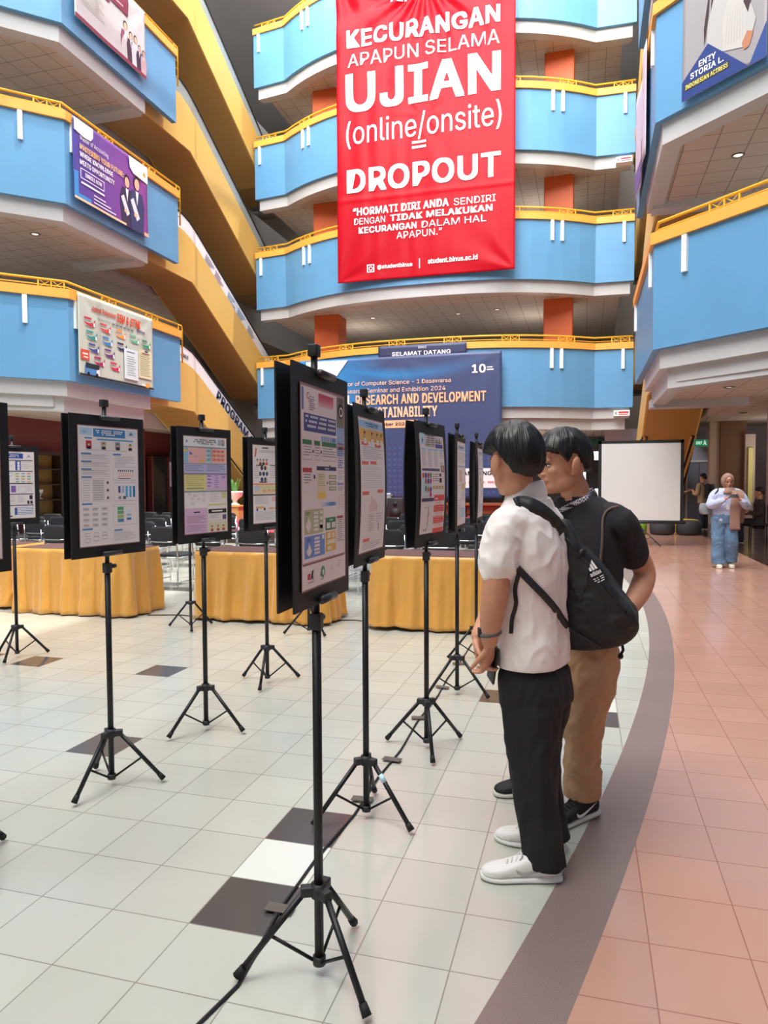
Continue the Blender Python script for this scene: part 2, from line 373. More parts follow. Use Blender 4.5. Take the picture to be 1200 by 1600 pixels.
def balcony(side, k):
    pl = {'left': LEFT, 'right': RIGHT, 'back': BACK}[side]; dz = (k-1)*LV
    shape = 'bowed' if side == 'back' else 'angular'
    t = thing('balcony', f'{shape} light blue balcony with orange band, {LEVEL_WORD[k-1]} one on the {SIDE_WORD[side]} of the hall', 'balcony',
              (0, 0, 0), 0, 'blue balconies around the hall')
    mb = MB(); strip(mb, pl, 4.12+dz, 6.2+dz, 0, -.16, BLUE); mb.build('parapet', t)
    mb = MB(); strip(mb, pl, 6.19+dz, 6.42+dz, .07, -.26, ORANGE); mb.build('orange_band', t)
    a = (0, 1.5) if side == 'left' else (1.5, 0) if side == 'right' else (.12, .12)
    mb = MB()
    if k == 1:
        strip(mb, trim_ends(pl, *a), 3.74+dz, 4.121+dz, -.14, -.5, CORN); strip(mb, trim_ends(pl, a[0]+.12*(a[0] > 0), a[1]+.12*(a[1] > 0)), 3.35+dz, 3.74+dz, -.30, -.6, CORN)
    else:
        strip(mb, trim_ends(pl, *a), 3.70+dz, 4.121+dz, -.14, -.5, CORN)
    mb.build('cornice', t)
    mb = MB(); q = offset(pl, -.09); m = [(p.x, p.y) for p in q]
    for z, r in ((6.64, .032), (6.50, .016)):
        mb.tube([(p[0], p[1], z+dz) for p in m], r, RAILY, 6)
    for (p, d) in walk(m, 2.05, .35):
        n = d
        for s in (0, .30, .60): mb.box((p.x+n.x*s, p.y+n.y*s, 6.52+dz), (.035, .035, .22), RAILY, atan2(n.y, n.x))
        for s in (0, .30):
            for e in (0, 1):
                a0 = p+n*(s+.02); a1 = p+n*(s+.28)
                mb.tube([(a0.x, a0.y, (6.43 if e else 6.62)+dz), (a1.x, a1.y, (6.62 if e else 6.43)+dz)], .011, RAILY, 4)
    mb.build('railing', t)
    if side != 'back':                 # the rail comes down at the free end
        e = Vector(m[-1] if side == 'left' else m[0]); mb = MB()
        yy = e.y+.06
        for dy in (0, .22):
            mb.tube([(e.x, e.y-.2, 6.64+dz), (e.x, yy+dy-.03, 6.64+dz), (e.x, yy+dy, 6.6+dz), (e.x, yy+dy, 5.55+dz-dy*.5)], .028, RAILY, 6)
        for z in (5.7, 5.95, 6.2): mb.tube([(e.x, yy, z+dz), (e.x, yy+.22, z+dz)], .018, RAILY, 4)
        mb.build('end_rail', t)
    spots = {'left': [(1, -1.0), (2, .25), (1, -3.4)], 'right': [(0, .4), (0, 4.9), (1, .75), (1, 3.6)],
             'back': []}[side]
    if side == 'back':
        pts = [(Vector((x, bow(x)-.0)), Vector((1, (bow(x+.05)-bow(x-.05))/.1)).normalized()) for x in (-10.62, -10.32, -1.2, -.87, -6.0, -5.6)]+[(Vector((1.25, 27.12)), Vector((1, .02))), (Vector((-12.85, 27.26)), Vector((1, -.1)).normalized())]
    else:
        pts = []
        for i, s in spots:
            A = Vector(pl[i]); B = Vector(pl[i+1]); d = (B-A).normalized(); pts.append(((A+d*s) if s > 0 else (B+d*s), d))
    for p, d in pts:
        nrm = Vector((d.y, -d.x)); c = p+nrm*.03
        mb = MB(); mb.box((c.x, c.y, 5.84+dz), (.11, .06, .72), STRIPW, atan2(d.y, d.x)); mb.build('drip_strip', t)
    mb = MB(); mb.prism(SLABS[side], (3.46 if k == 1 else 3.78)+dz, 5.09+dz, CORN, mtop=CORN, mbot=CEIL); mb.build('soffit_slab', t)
    if side != 'back' and (side, k) != ('left', 1):                 # the pale beam across the end of the soffit
        x = -12.98 if side == 'left' else 1.52
        mb = MB(); x2 = x-2.2 if side == 'left' else x+2.2
        mb.box(((x+x2)/2, 19.05, (3.38 if k == 1 else 3.72)+dz), (abs(x2-x), .5, .2), CORN); mb.build('end_beam', t)
    return t
for side in ('left', 'right', 'back'):
    for k in (1, 2, 3, 4): balcony(side, k)

# the room: floor, outer walls, roof with its long skylight
mb = MB(); mb.add([(-30, -18.2, 0), (18, -18.2, 0), (18, 42, 0), (-30, 42, 0)], [(0, 1, 2, 3)], FLOOR); struct(mb.build('floor'))
GREY = mat('upper_wall_paint', '#b9b0a8', .8); DARKW = mat('dark_wall_paint', '#5d5450', .8)
mb = MB(); mb.box((-26.1, 11, 11.3), (.2, 58.2, 22.6), GREY); struct(mb.build('wall_left'))
mb = MB(); mb.box((14.1, 11, 11.3), (.2, 58.2, 22.6), GREY); struct(mb.build('wall_right'))
mb = MB(); mb.box((-6, 40.1, 11.3), (40, .2, 22.6), GREY); struct(mb.build('wall_far'))
mb = MB(); mb.box((-6, -18, 11.3), (40, .2, 22.6), WHITE); struct(mb.build('wall_near'))
mb = MB()
for x0, x1, y0, y1 in ((-26, -13.5, -18, 40), (2.5, 14, -18, 40), (-13.5, 2.5, 26.5, 40), (-13.5, 2.5, -18, -9.5)):
    mb.box(((x0+x1)/2, (y0+y1)/2, 22.45), (x1-x0, y1-y0, .3), CORN)
struct(mb.build('ceiling'))
mb = MB()
for y in range(-7, 27, 6): mb.box((-5.7, y, 22.6), (17.0, .12, .25), CORN)
for x in (-9.6, -1.8): mb.box((x, 8.5, 22.6), (.12, 36, .25), CORN)
struct(mb.build('trim_skylight'))
# ------------------------------------------------------------------ escalators, columns, ground floor walls
UNDER = mat('shaded_yellow_underside', '#ae8645', .5, noise_col=(.9, .03))  # cladding yellow darkened: the shade under the flights is in this colour
GLASS = mat('balustrade_glass', '#cfdfe0', .08, alpha=.28)
RUB = mat('black_rubber', '#17171a', .55)
STEEL = mat('grey_steel', '#8b8d90', .35, .8)
ADV = mat('white_balustrade_film', '#e6e6ea', .35)
def hazard_material():
    m = bpy.data.materials.new('hazard_stripes'); m.use_nodes = True; nt = m.node_tree; b = nt.nodes['Principled BSDF']; N = NT(nt)
    pos, s = N.xyz(); d = N.m('FRACT', N.m('MULTIPLY', N.m('ADD', N.m('ADD', s[0], N.m('MULTIPLY', s[1], .6)), s[2]), 6.5))
    nt.links.new(N.mix(N.m('GREATER_THAN', d, .5), lin('#d9b060'), lin('#1a1210')), b.inputs['Base Color']); b.inputs['Roughness'].default_value = .6
    return m
HAZ = hazard_material()
def escalator(side, k, label, film):
    """a flight from level k down to the level below; profile in (y, z)"""
    dz = (k-1)*LV
    xi, xo = (-13.2, -14.85) if side == 'left' else (1.72, 3.34)
    s = 1 if side == 'left' else -1              # the open hall lies at +x of the left flights
    zb = 3.98+dz; zt = 5.62+dz; end = 0.12 if k == 1 else .55+dz-LV+3.4
    end = dz-LV+5.1 if k > 1 else 0.0
    yb = 22.45+(zb-end)/.5615
    bot = [(19.2, zb+.03), (22.45, zb), (yb, end)]
    top = [(19.2, zt), (21.3, zt), (21.9, zt-.03), (22.4, zt-.16), (22.9, zt-.4)]
    top.append((22.9+(top[-1][1]-end-.15)/.5615, end+.15)); top.append((yb+2.2, end+.15)); bot.append((yb+2.2, end))
    t = thing('escalator', label, 'escalator', (0, 0, 0), 0, 'yellow escalators')
    for nm, x in (('side_panel', xi), ('side_panel', xo)):
        mb = MB(); outer = [(x, y, z) for y, z in top]+[(x, y, z) for y, z in reversed(bot)]
        x2 = x-s*.05*(1 if x == xi else -1); inner = [(x2, p[1], p[2]) for p in outer]
        n = len(outer)
        mb.add(outer+inner, [tuple(range(n)), tuple(range(2*n-1, n-1, -1))]+[(i, (i+1) % n, n+(i+1) % n, n+i) for i in range(n)], YEL)
        mb.build(nm, t)
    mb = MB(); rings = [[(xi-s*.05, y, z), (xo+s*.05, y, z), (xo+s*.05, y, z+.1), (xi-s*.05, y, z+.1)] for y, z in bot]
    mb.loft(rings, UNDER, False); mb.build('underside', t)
    mb = MB(); stp = [(y, z-.25) for y, z in top]
    rings = [[(xi-s*.05, y, z), (xo+s*.05, y, z), (xo+s*.05, y, z-.1), (xi-s*.05, y, z-.1)] for y, z in stp]
    mb.loft(rings, STEEL, False); mb.build('steps', t)
    for x, fm in ((xi-s*.1, film), (xo+s*.1, False)):
        mb = MB(); pl = top[1:-1]
        rings = [[(x, y, z), (x+.02, y, z), (x+.02, y+.05, z+.56), (x, y+.05, z+.56)] for y, z in pl]
        mb.loft(rings, ADV if fm else GLASS, False); mb.build('balustrade', t)
        mb = MB(); mb.tube([(x+.01, pl[0][0]-.5, pl[0][1]+.1), (x+.01, pl[0][0]-.75, pl[0][1]+.33), (x+.01, pl[0][0]-.5, pl[0][1]+.56)]+[(x+.01, y+.05, z+.6) for y, z in pl], .04, RUB, 6); mb.build('handrail', t)
    if k == 1:
        for x in (xi, xo):
            mb = MB(); xx = x-s*.09 if x == xi else x+s*.09
            rings = []
            for q in range(12):
                z = 2.9-q*.24; y = 22.45+(zb-z)/.5615
                rings.append([(xx-.1, y-.03, z-.03), (xx+.1, y-.03, z-.03), (xx+.1, y+.0, z+.02), (xx-.1, y+.0, z+.02)])
            mb.loft(rings, HAZ, False); mb.build('hazard_strip', t)
    return t, top, xi
for side in ('left', 'right'):
    for k in (1, 2, 3, 4):
        lab = {1: 'yellow escalator rising from the ground on the {} side, {}', 2: 'yellow escalator between lowest and second balconies, {} side, {}',
               3: 'yellow escalator between second and third balconies, {} side, {}', 4: 'yellow escalator between third and topmost balconies, {} side, {}'}[k]
        look = {('left', 1): 'lettered white balustrade', ('left', 2): 'printed white balustrade', ('left', 3): 'clear glass balustrade', ('left', 4): 'clear glass balustrade'}.get((side, k), 'dark handrails')
        t, top, xi = escalator(side, k, lab.format(side, look), k <= 2)
        if side == 'left' and k <= 2:
            # lettering runs down the slope of the white film
            dy, dzz = 1/sqrt(1+.5615**2), -.5615/sqrt(1+.5615**2)
            mb = MB()
            if k == 1:
                y0 = 24.1; z0 = top[4][1]-(y0-22.9)*.5615+.09
                put_text(mb, 'PROGRAM S', ((xi-.07, y0, z0), (0, dy, dzz), (0, -dzz, dy)), 0, 0.0, 3.4, .36, flat('#2b3350'), .01, True)
                put_text(mb, 'BINUS', ((xi-.07, 21.75, top[2][1]+.2), (0, 1, -.12), (0, .12, 1)), 0, 0, .45, .12, flat('#3a3f55'), .01, True)
            else:
                y0 = 23.3; z0 = top[4][1]-(y0-22.9)*.5615+.08
                fr = ((xi-.07, y0, z0), (0, dy, dzz), (0, -dzz, dy))
                for i, (a, c) in enumerate(((.1, '#7a6a86'), (.9, '#8f5f74'), (2.0, '#5f7fa0'), (2.9, '#4f86b5'), (3.9, '#6a7f95'))):
                    for r in range(3): put_rect(mb, fr, a, .06+r*.1, a+.45+.12*((i+r) % 3), .1+r*.1, flat(c), .008)
                put_rect(mb, ((xi-.07, 21.35, top[1][1]), (0, 1, 0), (0, 0, 1)), 0, .02, .18, .5, flat('#3f9ad0'), .008)
            mb.build('lettering', t)
# columns behind the far balconies
for i, (x, nm) in enumerate(((-10.15, 'left'), (-1.03, 'right'))):
    for k in (1, 2, 3, 4):
        mb = MB(); z0 = 5.0+(k-1)*LV if k else 0; mb.rbox((x, 28.05, z0+1.66), (1.06, 1.0, 3.2), .04, TERRA, seg=2, smooth=False); c = mb.build('column')
        tag(c, f'square orange-red column behind the {LEVEL_WORD[k-1]} far balcony, {nm} one of two', 'column', 'orange-red columns on the far side')
# ground floor walls under the balconies
MAROON = mat('maroon_wall_paint', '#6a2f28', .6); BEIGE = mat('beige_wall_paint', '#cdbcae', .7); LGREY = mat('lavender_wall_paint', '#a9a7b4', .7)
WOOD = mat('brown_wood_panel', '#7a5a42', .5); DWOOD = mat('dark_wood', '#3a2620', .45); LWOOD = mat('light_wood', '#c9955c', .5); MWOOD = mat('stage_wood', '#8a4f2c', .45)
mb = MB(); mb.box((-16.35, 18, 1.73), (.3, 22, 3.46), MAROON); struct(mb.build('wall_ground_left'))
mb = MB(); mb.box((-14.3, 32, 1.73), (3.8, .3, 3.46), DARKW); mb.box((-8, 33.2, 1.73), (9, .3, 3.46), DARKW); mb.box((-1.5, 33.6, 1.73), (4, .3, 3.46), DARKW)
struct(mb.build('wall_ground_far'))
mb = MB(); mb.box((4.9, 29, 1.73), (8.4, .3, 3.46), LGREY); struct(mb.build('wall_corridor_end'))
mb = MB(); mb.box((8.0, 16, 1.73), (.3, 26, 3.46), BEIGE); struct(mb.build('wall_ground_right'))
# ------------------------------------------------------------------ banners
def folds(seed, amp, pins):
    """creases fanning out from the pinned points of a hanging cloth; gives a lift for (u, v)"""
    def f(u, v):
        r = amp*.35*noise.noise(Vector((u*.9+seed, v*.35, seed)))
        for (pu, pv, reach, spread, w) in pins:
            du, dv = u-pu, pv-v; d = sqrt(du*du+dv*dv)+1e-6
            a = atan2(du, dv)
            r += w*amp*sin(a*spread+seed)*math.exp(-d/reach)*min(1, d*1.2)
        return r
    return f
SATIN = mat('red_satin_banner', '#a8061a', .36, spec=.12)
INKW = mat('white_print', '#fbf6f6', .4)
def red_banner():
    t = thing('banner', 'huge red banner with white capitals hanging in the middle of the far balconies', 'banner', (-5.62, 25.28, 8.8))
    w, h = 6.44, 10.9; O = (-3.22, 0, 0); fr = (O, (1, 0, 0), (0, 0, 1))
    base = folds(3.1, .075, [(3.3, 10.2, 3.0, 15, 1.3), (0, 10.9, 2.0, 11, .9), (6.44, 10.9, 2.0, 11, .9), (3.2, 5.6, 1.5, 9, .25), (0, 0, 1.2, 9, .5), (6.44, 0, 1.2, 9, .5)])
    def f(u, v): return -base(u, v)+.012*sin(u*9+noise.noise(Vector((u, v*.2, 5)))*3)*(.4+.6*v/h)+(.02*math.exp(-((v-2.95)/.07)**2))
    mb = MB(); put_rect(mb, fr, 0, 0, w, h, SATIN, 0, lambda u, v: f(u, v), .065); c = mb.build('fabric', t, fix=False)
    sol = c.modifiers.new('thick', 'SOLIDIFY'); sol.thickness = .006
    mb = MB(); k = dict(off=.028, fold=f, cut=.13)
    X = -8.84; Z = 8.8
    def T(s, x0, x1, z0, z1, bold): put_text(mb, s, fr, x0-X, z0-Z, x1-x0, z1-z0, INKW, bold=bold, **k)
    T('TINDAKAN', -6.9, -4.1, 18.48, 18.86, True)
    T('KECURANGAN', -8.43, -2.92, 17.14, 17.76, True)
    T('APAPUN SELAMA', -8.40, -2.94, 16.46, 16.93, False)
    T('UJIAN', -8.48, -2.90, 14.86, 16.22, True)
    T('(online/onsite)', -8.48, -2.87, 13.58, 14.58, False)
    put_rect(mb, fr, -6.02-X, 13.30-Z, -5.51-X, 13.38-Z, INKW, .03, f, .13); put_rect(mb, fr, -6.02-X, 13.47-Z, -5.51-X, 13.55-Z, INKW, .03, f, .13)
    T('DROPOUT', -8.46, -2.89, 11.98, 12.84, True)
    T('“HORMATI DIRI ANDA', -8.23, -4.70, 11.16, 11.44, True); T('SENDIRI', -4.52, -3.06, 11.16, 11.40, False)
    T('DENGAN', -8.19, -7.02, 10.84, 11.07, False); T('TIDAK MELAKUKAN', -6.84, -3.17, 10.84, 11.07, True)
    T('KECURANGAN', -8.02, -5.86, 10.51, 10.74, True); T('DALAM HAL', -5.68, -3.39, 10.51, 10.74, False)
    T('APAPUN.”', -6.60, -4.94, 10.20, 10.44, False)
    T('@studentbinus', -7.32, -6.02, 9.16, 9.34, True); T('student.binus.ac.id', -5.45, -3.68, 9.22, 9.40, True)
    put_rect(mb, fr, -5.78-X, 9.1-Z, -5.745-X, 9.44-Z, INKW, .016, f)
    # little camera icon: rounded frame, ring and dot
    a, b = -7.72-X, 9.1-Z
    for (u0, v0, u1, v1) in ((0, 0, .28, .035), (0, .25, .28, .285), (0, 0, .035, .285), (.245, 0, .28, .285)): put_rect(mb, fr, a+u0, b+v0, a+u1, b+v1, INKW, .016, f)
    cx, cy = a+.14, b+.142
    for q in range(16):
        a0, a1 = 2*pi*q/16, 2*pi*(q+1)/16
        put_poly(mb, fr, [(cx+.05*cos(a0), cy+.05*sin(a0)), (cx+.08*cos(a0), cy+.08*sin(a0)), (cx+.08*cos(a1), cy+.08*sin(a1)), (cx+.05*cos(a1), cy+.05*sin(a1))], INKW, .016+f(cx, cy))
    mb.build('lettering', t, fix=False)
red_banner()
def side_banner(name_label, y0, z0, w, h, base, seed):
    """hangs on the left face: reads along +y"""
    t = thing('banner', name_label, 'banner', (XL+.09, y0, z0)); fr = ((0, 0, 0), (0, 1, 0), (0, 0, 1))
    f = folds(seed, .03, [(0, h, .8, 9, .8), (w, h, .8, 9, .8), (w*.6, h, .7, 8, .4)])
    def g(u, v): return f(u, v)
    mb = MB(); put_rect(mb, fr, 0, 0, w, h, base, .012, g, .08); c = mb.build('fabric', t, fix=False)
    sol = c.modifiers.new('thick', 'SOLIDIFY'); sol.thickness = .006; sol.offset = 1
    return t, fr, g
def R_(mb, fr, g, u0, v0, u1, v1, col, o=.036): put_rect(mb, fr, u0, v0, u1, v1, flat(col), o, g, .12)
SKIN_INK = '#e0b49c'
def figure(mb, fr, u, v, s, suit, o=.05, hair='#2a2224', paper=True):
    """a small printed figure in a suit"""
    put_poly(mb, fr, [(u-.20*s, v), (u-.24*s, v+.55*s), (u-.17*s, v+.78*s), (u+.17*s, v+.78*s), (u+.24*s, v+.55*s), (u+.20*s, v)], flat(suit), o)
    put_poly(mb, fr, [(u-.05*s, v+.78*s), (u, v+.5*s), (u+.05*s, v+.78*s)], flat('#e8e8ee'), o+.003)
    put_poly(mb, fr, ell(u, v+.95*s, .105*s, .135*s), flat(hair), o+.002); put_poly(mb, fr, ell(u, v+.92*s, .08*s, .11*s), flat(SKIN_INK), o+.004)
    if paper:
        put_poly(mb, fr, [(u-.22*s, v+.55*s), (u-.02*s, v+.2*s), (u+.08*s, v+.28*s), (u-.12*s, v+.62*s)], flat('#d5dae4'), o+.005)
        put_poly(mb, fr, ell(u-.06*s, v+.3*s, .05*s, .04*s), flat(SKIN_INK), o+.006)
# lowest: pale service schedule banner
t, fr, g = side_banner('pale green service schedule banner with rows of coloured labels on the left lowest balcony', 15.82, 4.30, 3.30, 2.12, mat('pale_banner', '#bfc8be', .5), 1.3)
mb = MB()
put_text(mb, 'Jadwal Pelayanan', fr, .52, 1.72, 1.0, .17, flat('#d0604a'), .036, True, g, shear=.1); put_text(mb, 'SIM & STNK', fr, 1.56, 1.68, 1.1, .24, flat('#e0502e'), .04, True, g, shear=.1)
put_text(mb, 'Keliling', fr, 2.5, 1.56, .36, .11, flat('#6a4f92'), .04, True, g, .1)
put_text(mb, 'di kampus', fr, .8, 1.56, .5, .07, flat('#5a5f66'), .036, False, g, .1)
for q in range(6): R_(mb, fr, g, 1.36+q*.17, 1.56, 1.36+q*.17+.13, 1.60, '#70757c')
mb.build('lettering', t, fix=False)
mb = MB()
lab = [(.18, 1.32, '#c23a4c'), (.82, 1.28, '#cf4a4a'), (1.5, 1.25, '#e8954f'), (2.12, 1.22, '#67b08a'), (2.68, 1.18, '#2f9a70'), (.25, .98, '#2f8f90'), (.9, .94, '#3f80c0'), (1.54, .90, '#2e3560'), (.33, .66, '#4a4f96'), (.98, .62, '#6a3f80'), (.55, .34, '#b0305f'), (1.22, .30, '#c8304f')]
for (u, v, c) in lab:
    put_poly(mb, fr, [(u, v+.10), (u+.16, v+.02), (u+.40, v), (u+.48, v+.05), (u+.48, v+.22), (u+.40, v+.12), (u+.24, v+.08)], flat(c), .037+g(u, v))
    put_rect(mb, fr, u+.40, v+.02, u+.46, v+.12, flat('#eef0f2'), .04+g(u, v)); R_(mb, fr, g, u+.05, v+.18, u+.32, v+.23, c, .038)
R_(mb, fr, g, .06, .42, .4, .68, '#d2523f'); R_(mb, fr, g, .12, .55, .34, .6, '#f0d8d0', .04); R_(mb, fr, g, .16, .47, .34, .51, '#f0d8d0', .04)
R_(mb, fr, g, 0, 0, 3.3, .05, '#26292e'); put_poly(mb, fr, [(.22, .06), (.22, .3), (.75, .32), (.82, .2), (.82, .06)], flat('#4f86c4'), .04); put_poly(mb, fr, [(.24, .22), (.24, .36), (.8, .34), (.78, .22)], flat('#2a3038'), .042)
put_poly(mb, fr, [(.66, .06), (.66, .2), (.8, .24), (.82, .06)], flat('#e8ecee'), .043)
for u in (.34, .68): put_poly(mb, fr, ell(u, .07, .05, .05), flat('#1c1d20'), .045)
put_poly(mb, fr, ell(2.98, .09, .12, .07), flat('#e0a040'), .042); R_(mb, fr, g, 2.7, .05, 2.88, .12, '#e6e6e6', .042)
mb.build('pictures', t, fix=False)
mb = MB(); R_(mb, fr, g, 1.86, .16, 2.52, 1.02, '#d4e4ea', .05)
for q in range(9): R_(mb, fr, g, 1.98, .28+q*.065, 2.40-.05*(q % 3), .295+q*.065, '#8d9fae', .054)
R_(mb, fr, g, 1.98, .92, 2.34, .95, '#7a8ca0', .054); mb.build('pinned_notice', t, fix=False)['label'] = 'pale blue notice sheet'
mb = MB(); R_(mb, fr, g, 2.55, .28, 3.2, 1.1, '#d8d8b4', .042)
for q in range(12): R_(mb, fr, g, 2.62, .36+q*.055, 3.12-.06*(q % 2), .375+q*.055, '#8f8c70', .045)
R_(mb, fr, g, 2.72, 1.0, 3.1, 1.03, '#8f4a5a', .045); R_(mb, fr, g, 2.86, 1.06, 3.02, 1.1, '#3a3f80', .046); mb.build('pinned_notice', t, fix=False)['label'] = 'cream notice sheet'
# second: violet study programme banner
def violet():
    m = bpy.data.materials.new('violet_banner'); m.use_nodes = True; nt = m.node_tree; b = nt.nodes['Principled BSDF']; N = NT(nt)
    pos, s = N.xyz(); f = N.m('DIVIDE', N.m('SUBTRACT', s[1], 15.8), 3.2)
    nt.links.new(N.mix(f, lin('#45409a'), lin('#8a3f92')), b.inputs['Base Color']); b.inputs['Roughness'].default_value = .4; return m
t, fr, g = side_banner('violet study programme banner with two suited figures on the left second balcony', 15.78, 8.80, 3.22, 2.05, violet(), 4.2)
mb = MB(); L = '#f1eef6'
put_text(mb, 'Master of Accounting', fr, .25, 1.52, 1.15, .15, flat(L), .036, False, g, .1); put_text(mb, 'MASTERING YOUR FUTURE:', fr, .22, 1.30, 1.85, .15, flat('#f0c890'), .036, True, g, .1)
put_text(mb, 'WHERE KNOWLEDGE', fr, .22, 1.12, 1.36, .13, flat(L), .036, True, g, .1); put_text(mb, 'MEETS OPPORTUNITY', fr, .22, .92, 1.42, .13, flat(L), .036, True, g, .1)
put_text(mb, 'ENROLL NOW', fr, .42, .66, .68, .11, flat(L), .036, True, g, .1)
for a, b, c, d in ((.24, .58, 1.2, .6), (.24, .82, 1.2, .84), (.24, .58, .26, .84), (1.18, .58, 1.2, .84)): R_(mb, fr, g, a, b, c, d, L, .037)
R_(mb, fr, g, .26, .45, 1.2, .5, L, .037)
for q in range(3): R_(mb, fr, g, .75, .30-.09*q, 1.25+.22*q, .335-.09*q, '#d8d2ea', .037)
mb.build('lettering', t, fix=False)
mb = MB(); put_poly(mb, fr, [(.02, 2.03), (.02, 1.72), (.4, 1.66), (.66, 1.68), (.76, 1.8), (.76, 2.03)], flat('#f4f4f6'), .045)
put_poly(mb, fr, [(2.3, 2.03), (2.34, 1.72), (2.5, 1.6), (3.2, 1.55), (3.2, 2.03)], flat('#f4f4f6'), .045); put_poly(mb, fr, [(2.95, 1.72), (3.02, 1.86), (3.12, 1.7)], flat('#d8a030'), .05)
R_(mb, fr, g, 0, 0, 2.15, .06, '#f0c8a0', .04); R_(mb, fr, g, 3.0, 0, 3.22, .1, '#f0b890', .04); R_(mb, fr, g, .0, .06, .16, .7, '#3f8fd0', .037); R_(mb, fr, g, .16, .06, .64, .16, '#3f8fd0', .037)
mb.build('printed_shapes', t, fix=False)
mb = MB(); figure(mb, fr, 2.22, .02, 1.32, '#3a3350', .024, '#221c28'); mb.build('printed_figure', t, fix=False)
mb = MB(); figure(mb, fr, 2.68, -.0, 1.46, '#3a3f68', .032); mb.build('printed_figure', t, fix=False)
# third: white and maroon banner
t, fr, g = side_banner('white banner with maroon blocks and a group of figures on the left third balcony', 15.95, 13.42, 3.08, 1.95, mat('white_banner', '#c2bfc3', .4), 6.4)
mb = MB(); R_(mb, fr, g, 0, 0, 3.08, .1, '#7d2f48', .038); R_(mb, fr, g, .7, 1.18, 1.42, 1.6, '#7d2f48', .038); R_(mb, fr, g, 1.25, 1.3, 2.25, 1.93, '#7d2f48', .04); R_(mb, fr, g, .95, 1.45, 1.25, 1.8, '#d8b060', .043)
for q in range(3): R_(mb, fr, g, 1.35, 1.42+q*.14, 2.0-.12*q, 1.47+q*.14, '#c8a0ac', .044)
for q in range(8): R_(mb, fr, g, .25+.0*q, .5+q*.07, 1.2-.1*(q % 3), .52+q*.07, '#b8b0a4', .038)
mb.build('printed_blocks', t, fix=False)
for i, (u, s, c) in enumerate(((2.12, .95, '#8a4a68'), (2.36, .8, '#4a3040'), (2.58, .82, '#d8d4dc'), (2.76, .66, '#3a3048'), (2.96, .62, '#c8a8b0'))):
    mb = MB(); figure(mb, fr, u, .1, s, c, .022+.004*i, '#3a2a2c', False); mb.build('printed_figure', t, fix=False)
# right second balcony: portrait banner on the chamfer
def portrait():
    d = Vector((5.62, -5.62, 0)).normalized(); n = Vector((-d.y, d.x, 0))*-1
    O = Vector((XR, YC-.15, 0))+d*.69+Vector((d.y, -d.x, 0))*.08
    t = thing('banner', 'grey and blue portrait banner of a person in white on the right second balcony', 'banner', (O.x, O.y, 8.65), atan2(d.y, d.x)); fr = ((0, 0, 0), (1, 0, 0), (0, 0, 1))
    w, h = 1.68, 3.3; f = folds(8.8, .005, [(0, 0, .6, 8, .5), (w, 0, .6, 8, .5)]); g = lambda u, v: f(u, v)
    mb = MB(); put_rect(mb, fr, 0, 0, w, h, mat('grey_banner', '#989498', .4), .0, g, .08); c = mb.build('fabric', t, fix=False); sol = c.modifiers.new('thick', 'SOLIDIFY'); sol.thickness = .006; sol.offset = 1
    mb = MB(); P = lambda pts, c, o: put_poly(mb, fr, pts, flat(c, .68), .012+(o-.042)*.4)
    P([(.58, .98), (.60, 1.5), (.66, 1.9), (.8, 2.2), (1.15, 2.2), (1.38, 1.8), (1.36, 1.3), (1.25, .95)], '#4a3438', .042)          # long hair
    P([(.52, .55), (.54, 1.15), (.68, 1.62), (.92, 1.72), (1.02, 1.2), (.92, .5)], '#d2cfcf', .046)
    P([(.86, .5), (.84, 1.0), (.96, 1.42), (1.12, 1.42), (1.28, 1.1), (1.36, .62), (1.3, .36)], '#dcd8d5', .05)
    P([(1.20, 1.95), (1.30, 1.45), (1.24, 1.15), (1.33, .92), (1.42, 1.25), (1.44, 1.8), (1.38, 2.2)], '#4a3438', .0535); P([(.50, .95), (.55, 1.3), (.58, 1.7), (.64, 1.95), (.54, 1.6), (.46, 1.1), (.47, .8)], '#4a3438', .0535)
    P([(1.26, 1.2), (1.40, 1.0), (1.48, .75), (1.40, .5), (1.28, .6)], '#d6d3d3', .052)
    P([(.92, 1.5), (.98, 1.78), (1.14, 1.78), (1.12, 1.42)], '#d8a48c', .048); P(ell(1.04, 2.0, .17, .23), '#dfae94', .054)
    P([(1.22, .45), (1.32, .62), (1.44, .55), (1.36, .34), (1.26, .32)], '#d2906f', .056)
    for q in range(7): P([(.90+q*.055, .55), (.95+q*.045, 1.2), (.955+q*.045, 1.2), (.912+q*.055, .55)], '#c4bfbc', .0525)
    mb.build('picture', t, fix=False)
    mb = MB(); P2 = lambda pts, c, o: put_poly(mb, fr, pts, flat(c, .72), .012+(o-.042)*.4)
    P2([(0, 0), (1.36, 0), (.55, .80), (.0, .34)], '#2f4690', .058); P2([(1.36, 0), (w, 0), (w, .60)], '#3a56a0', .059)
    P2([(.06, .155), (.99, .155), (.99, .28), (.06, .28)], '#3f3f38', .061)
    mb.build('blue_shapes', t, fix=False)
    mb = MB(); put_text(mb, 'ENZY', fr, .37, .46, .35, .11, INKW, .024, True); put_text(mb, 'STORIA L.', fr, .19, .32, .69, .11, INKW, .024, True); put_text(mb, 'INDONESIAN ACTRESS', fr, .085, .175, .88, .085, flat('#ece08a'), .024, True)
    mb.build('lettering', t, fix=False)
portrait()
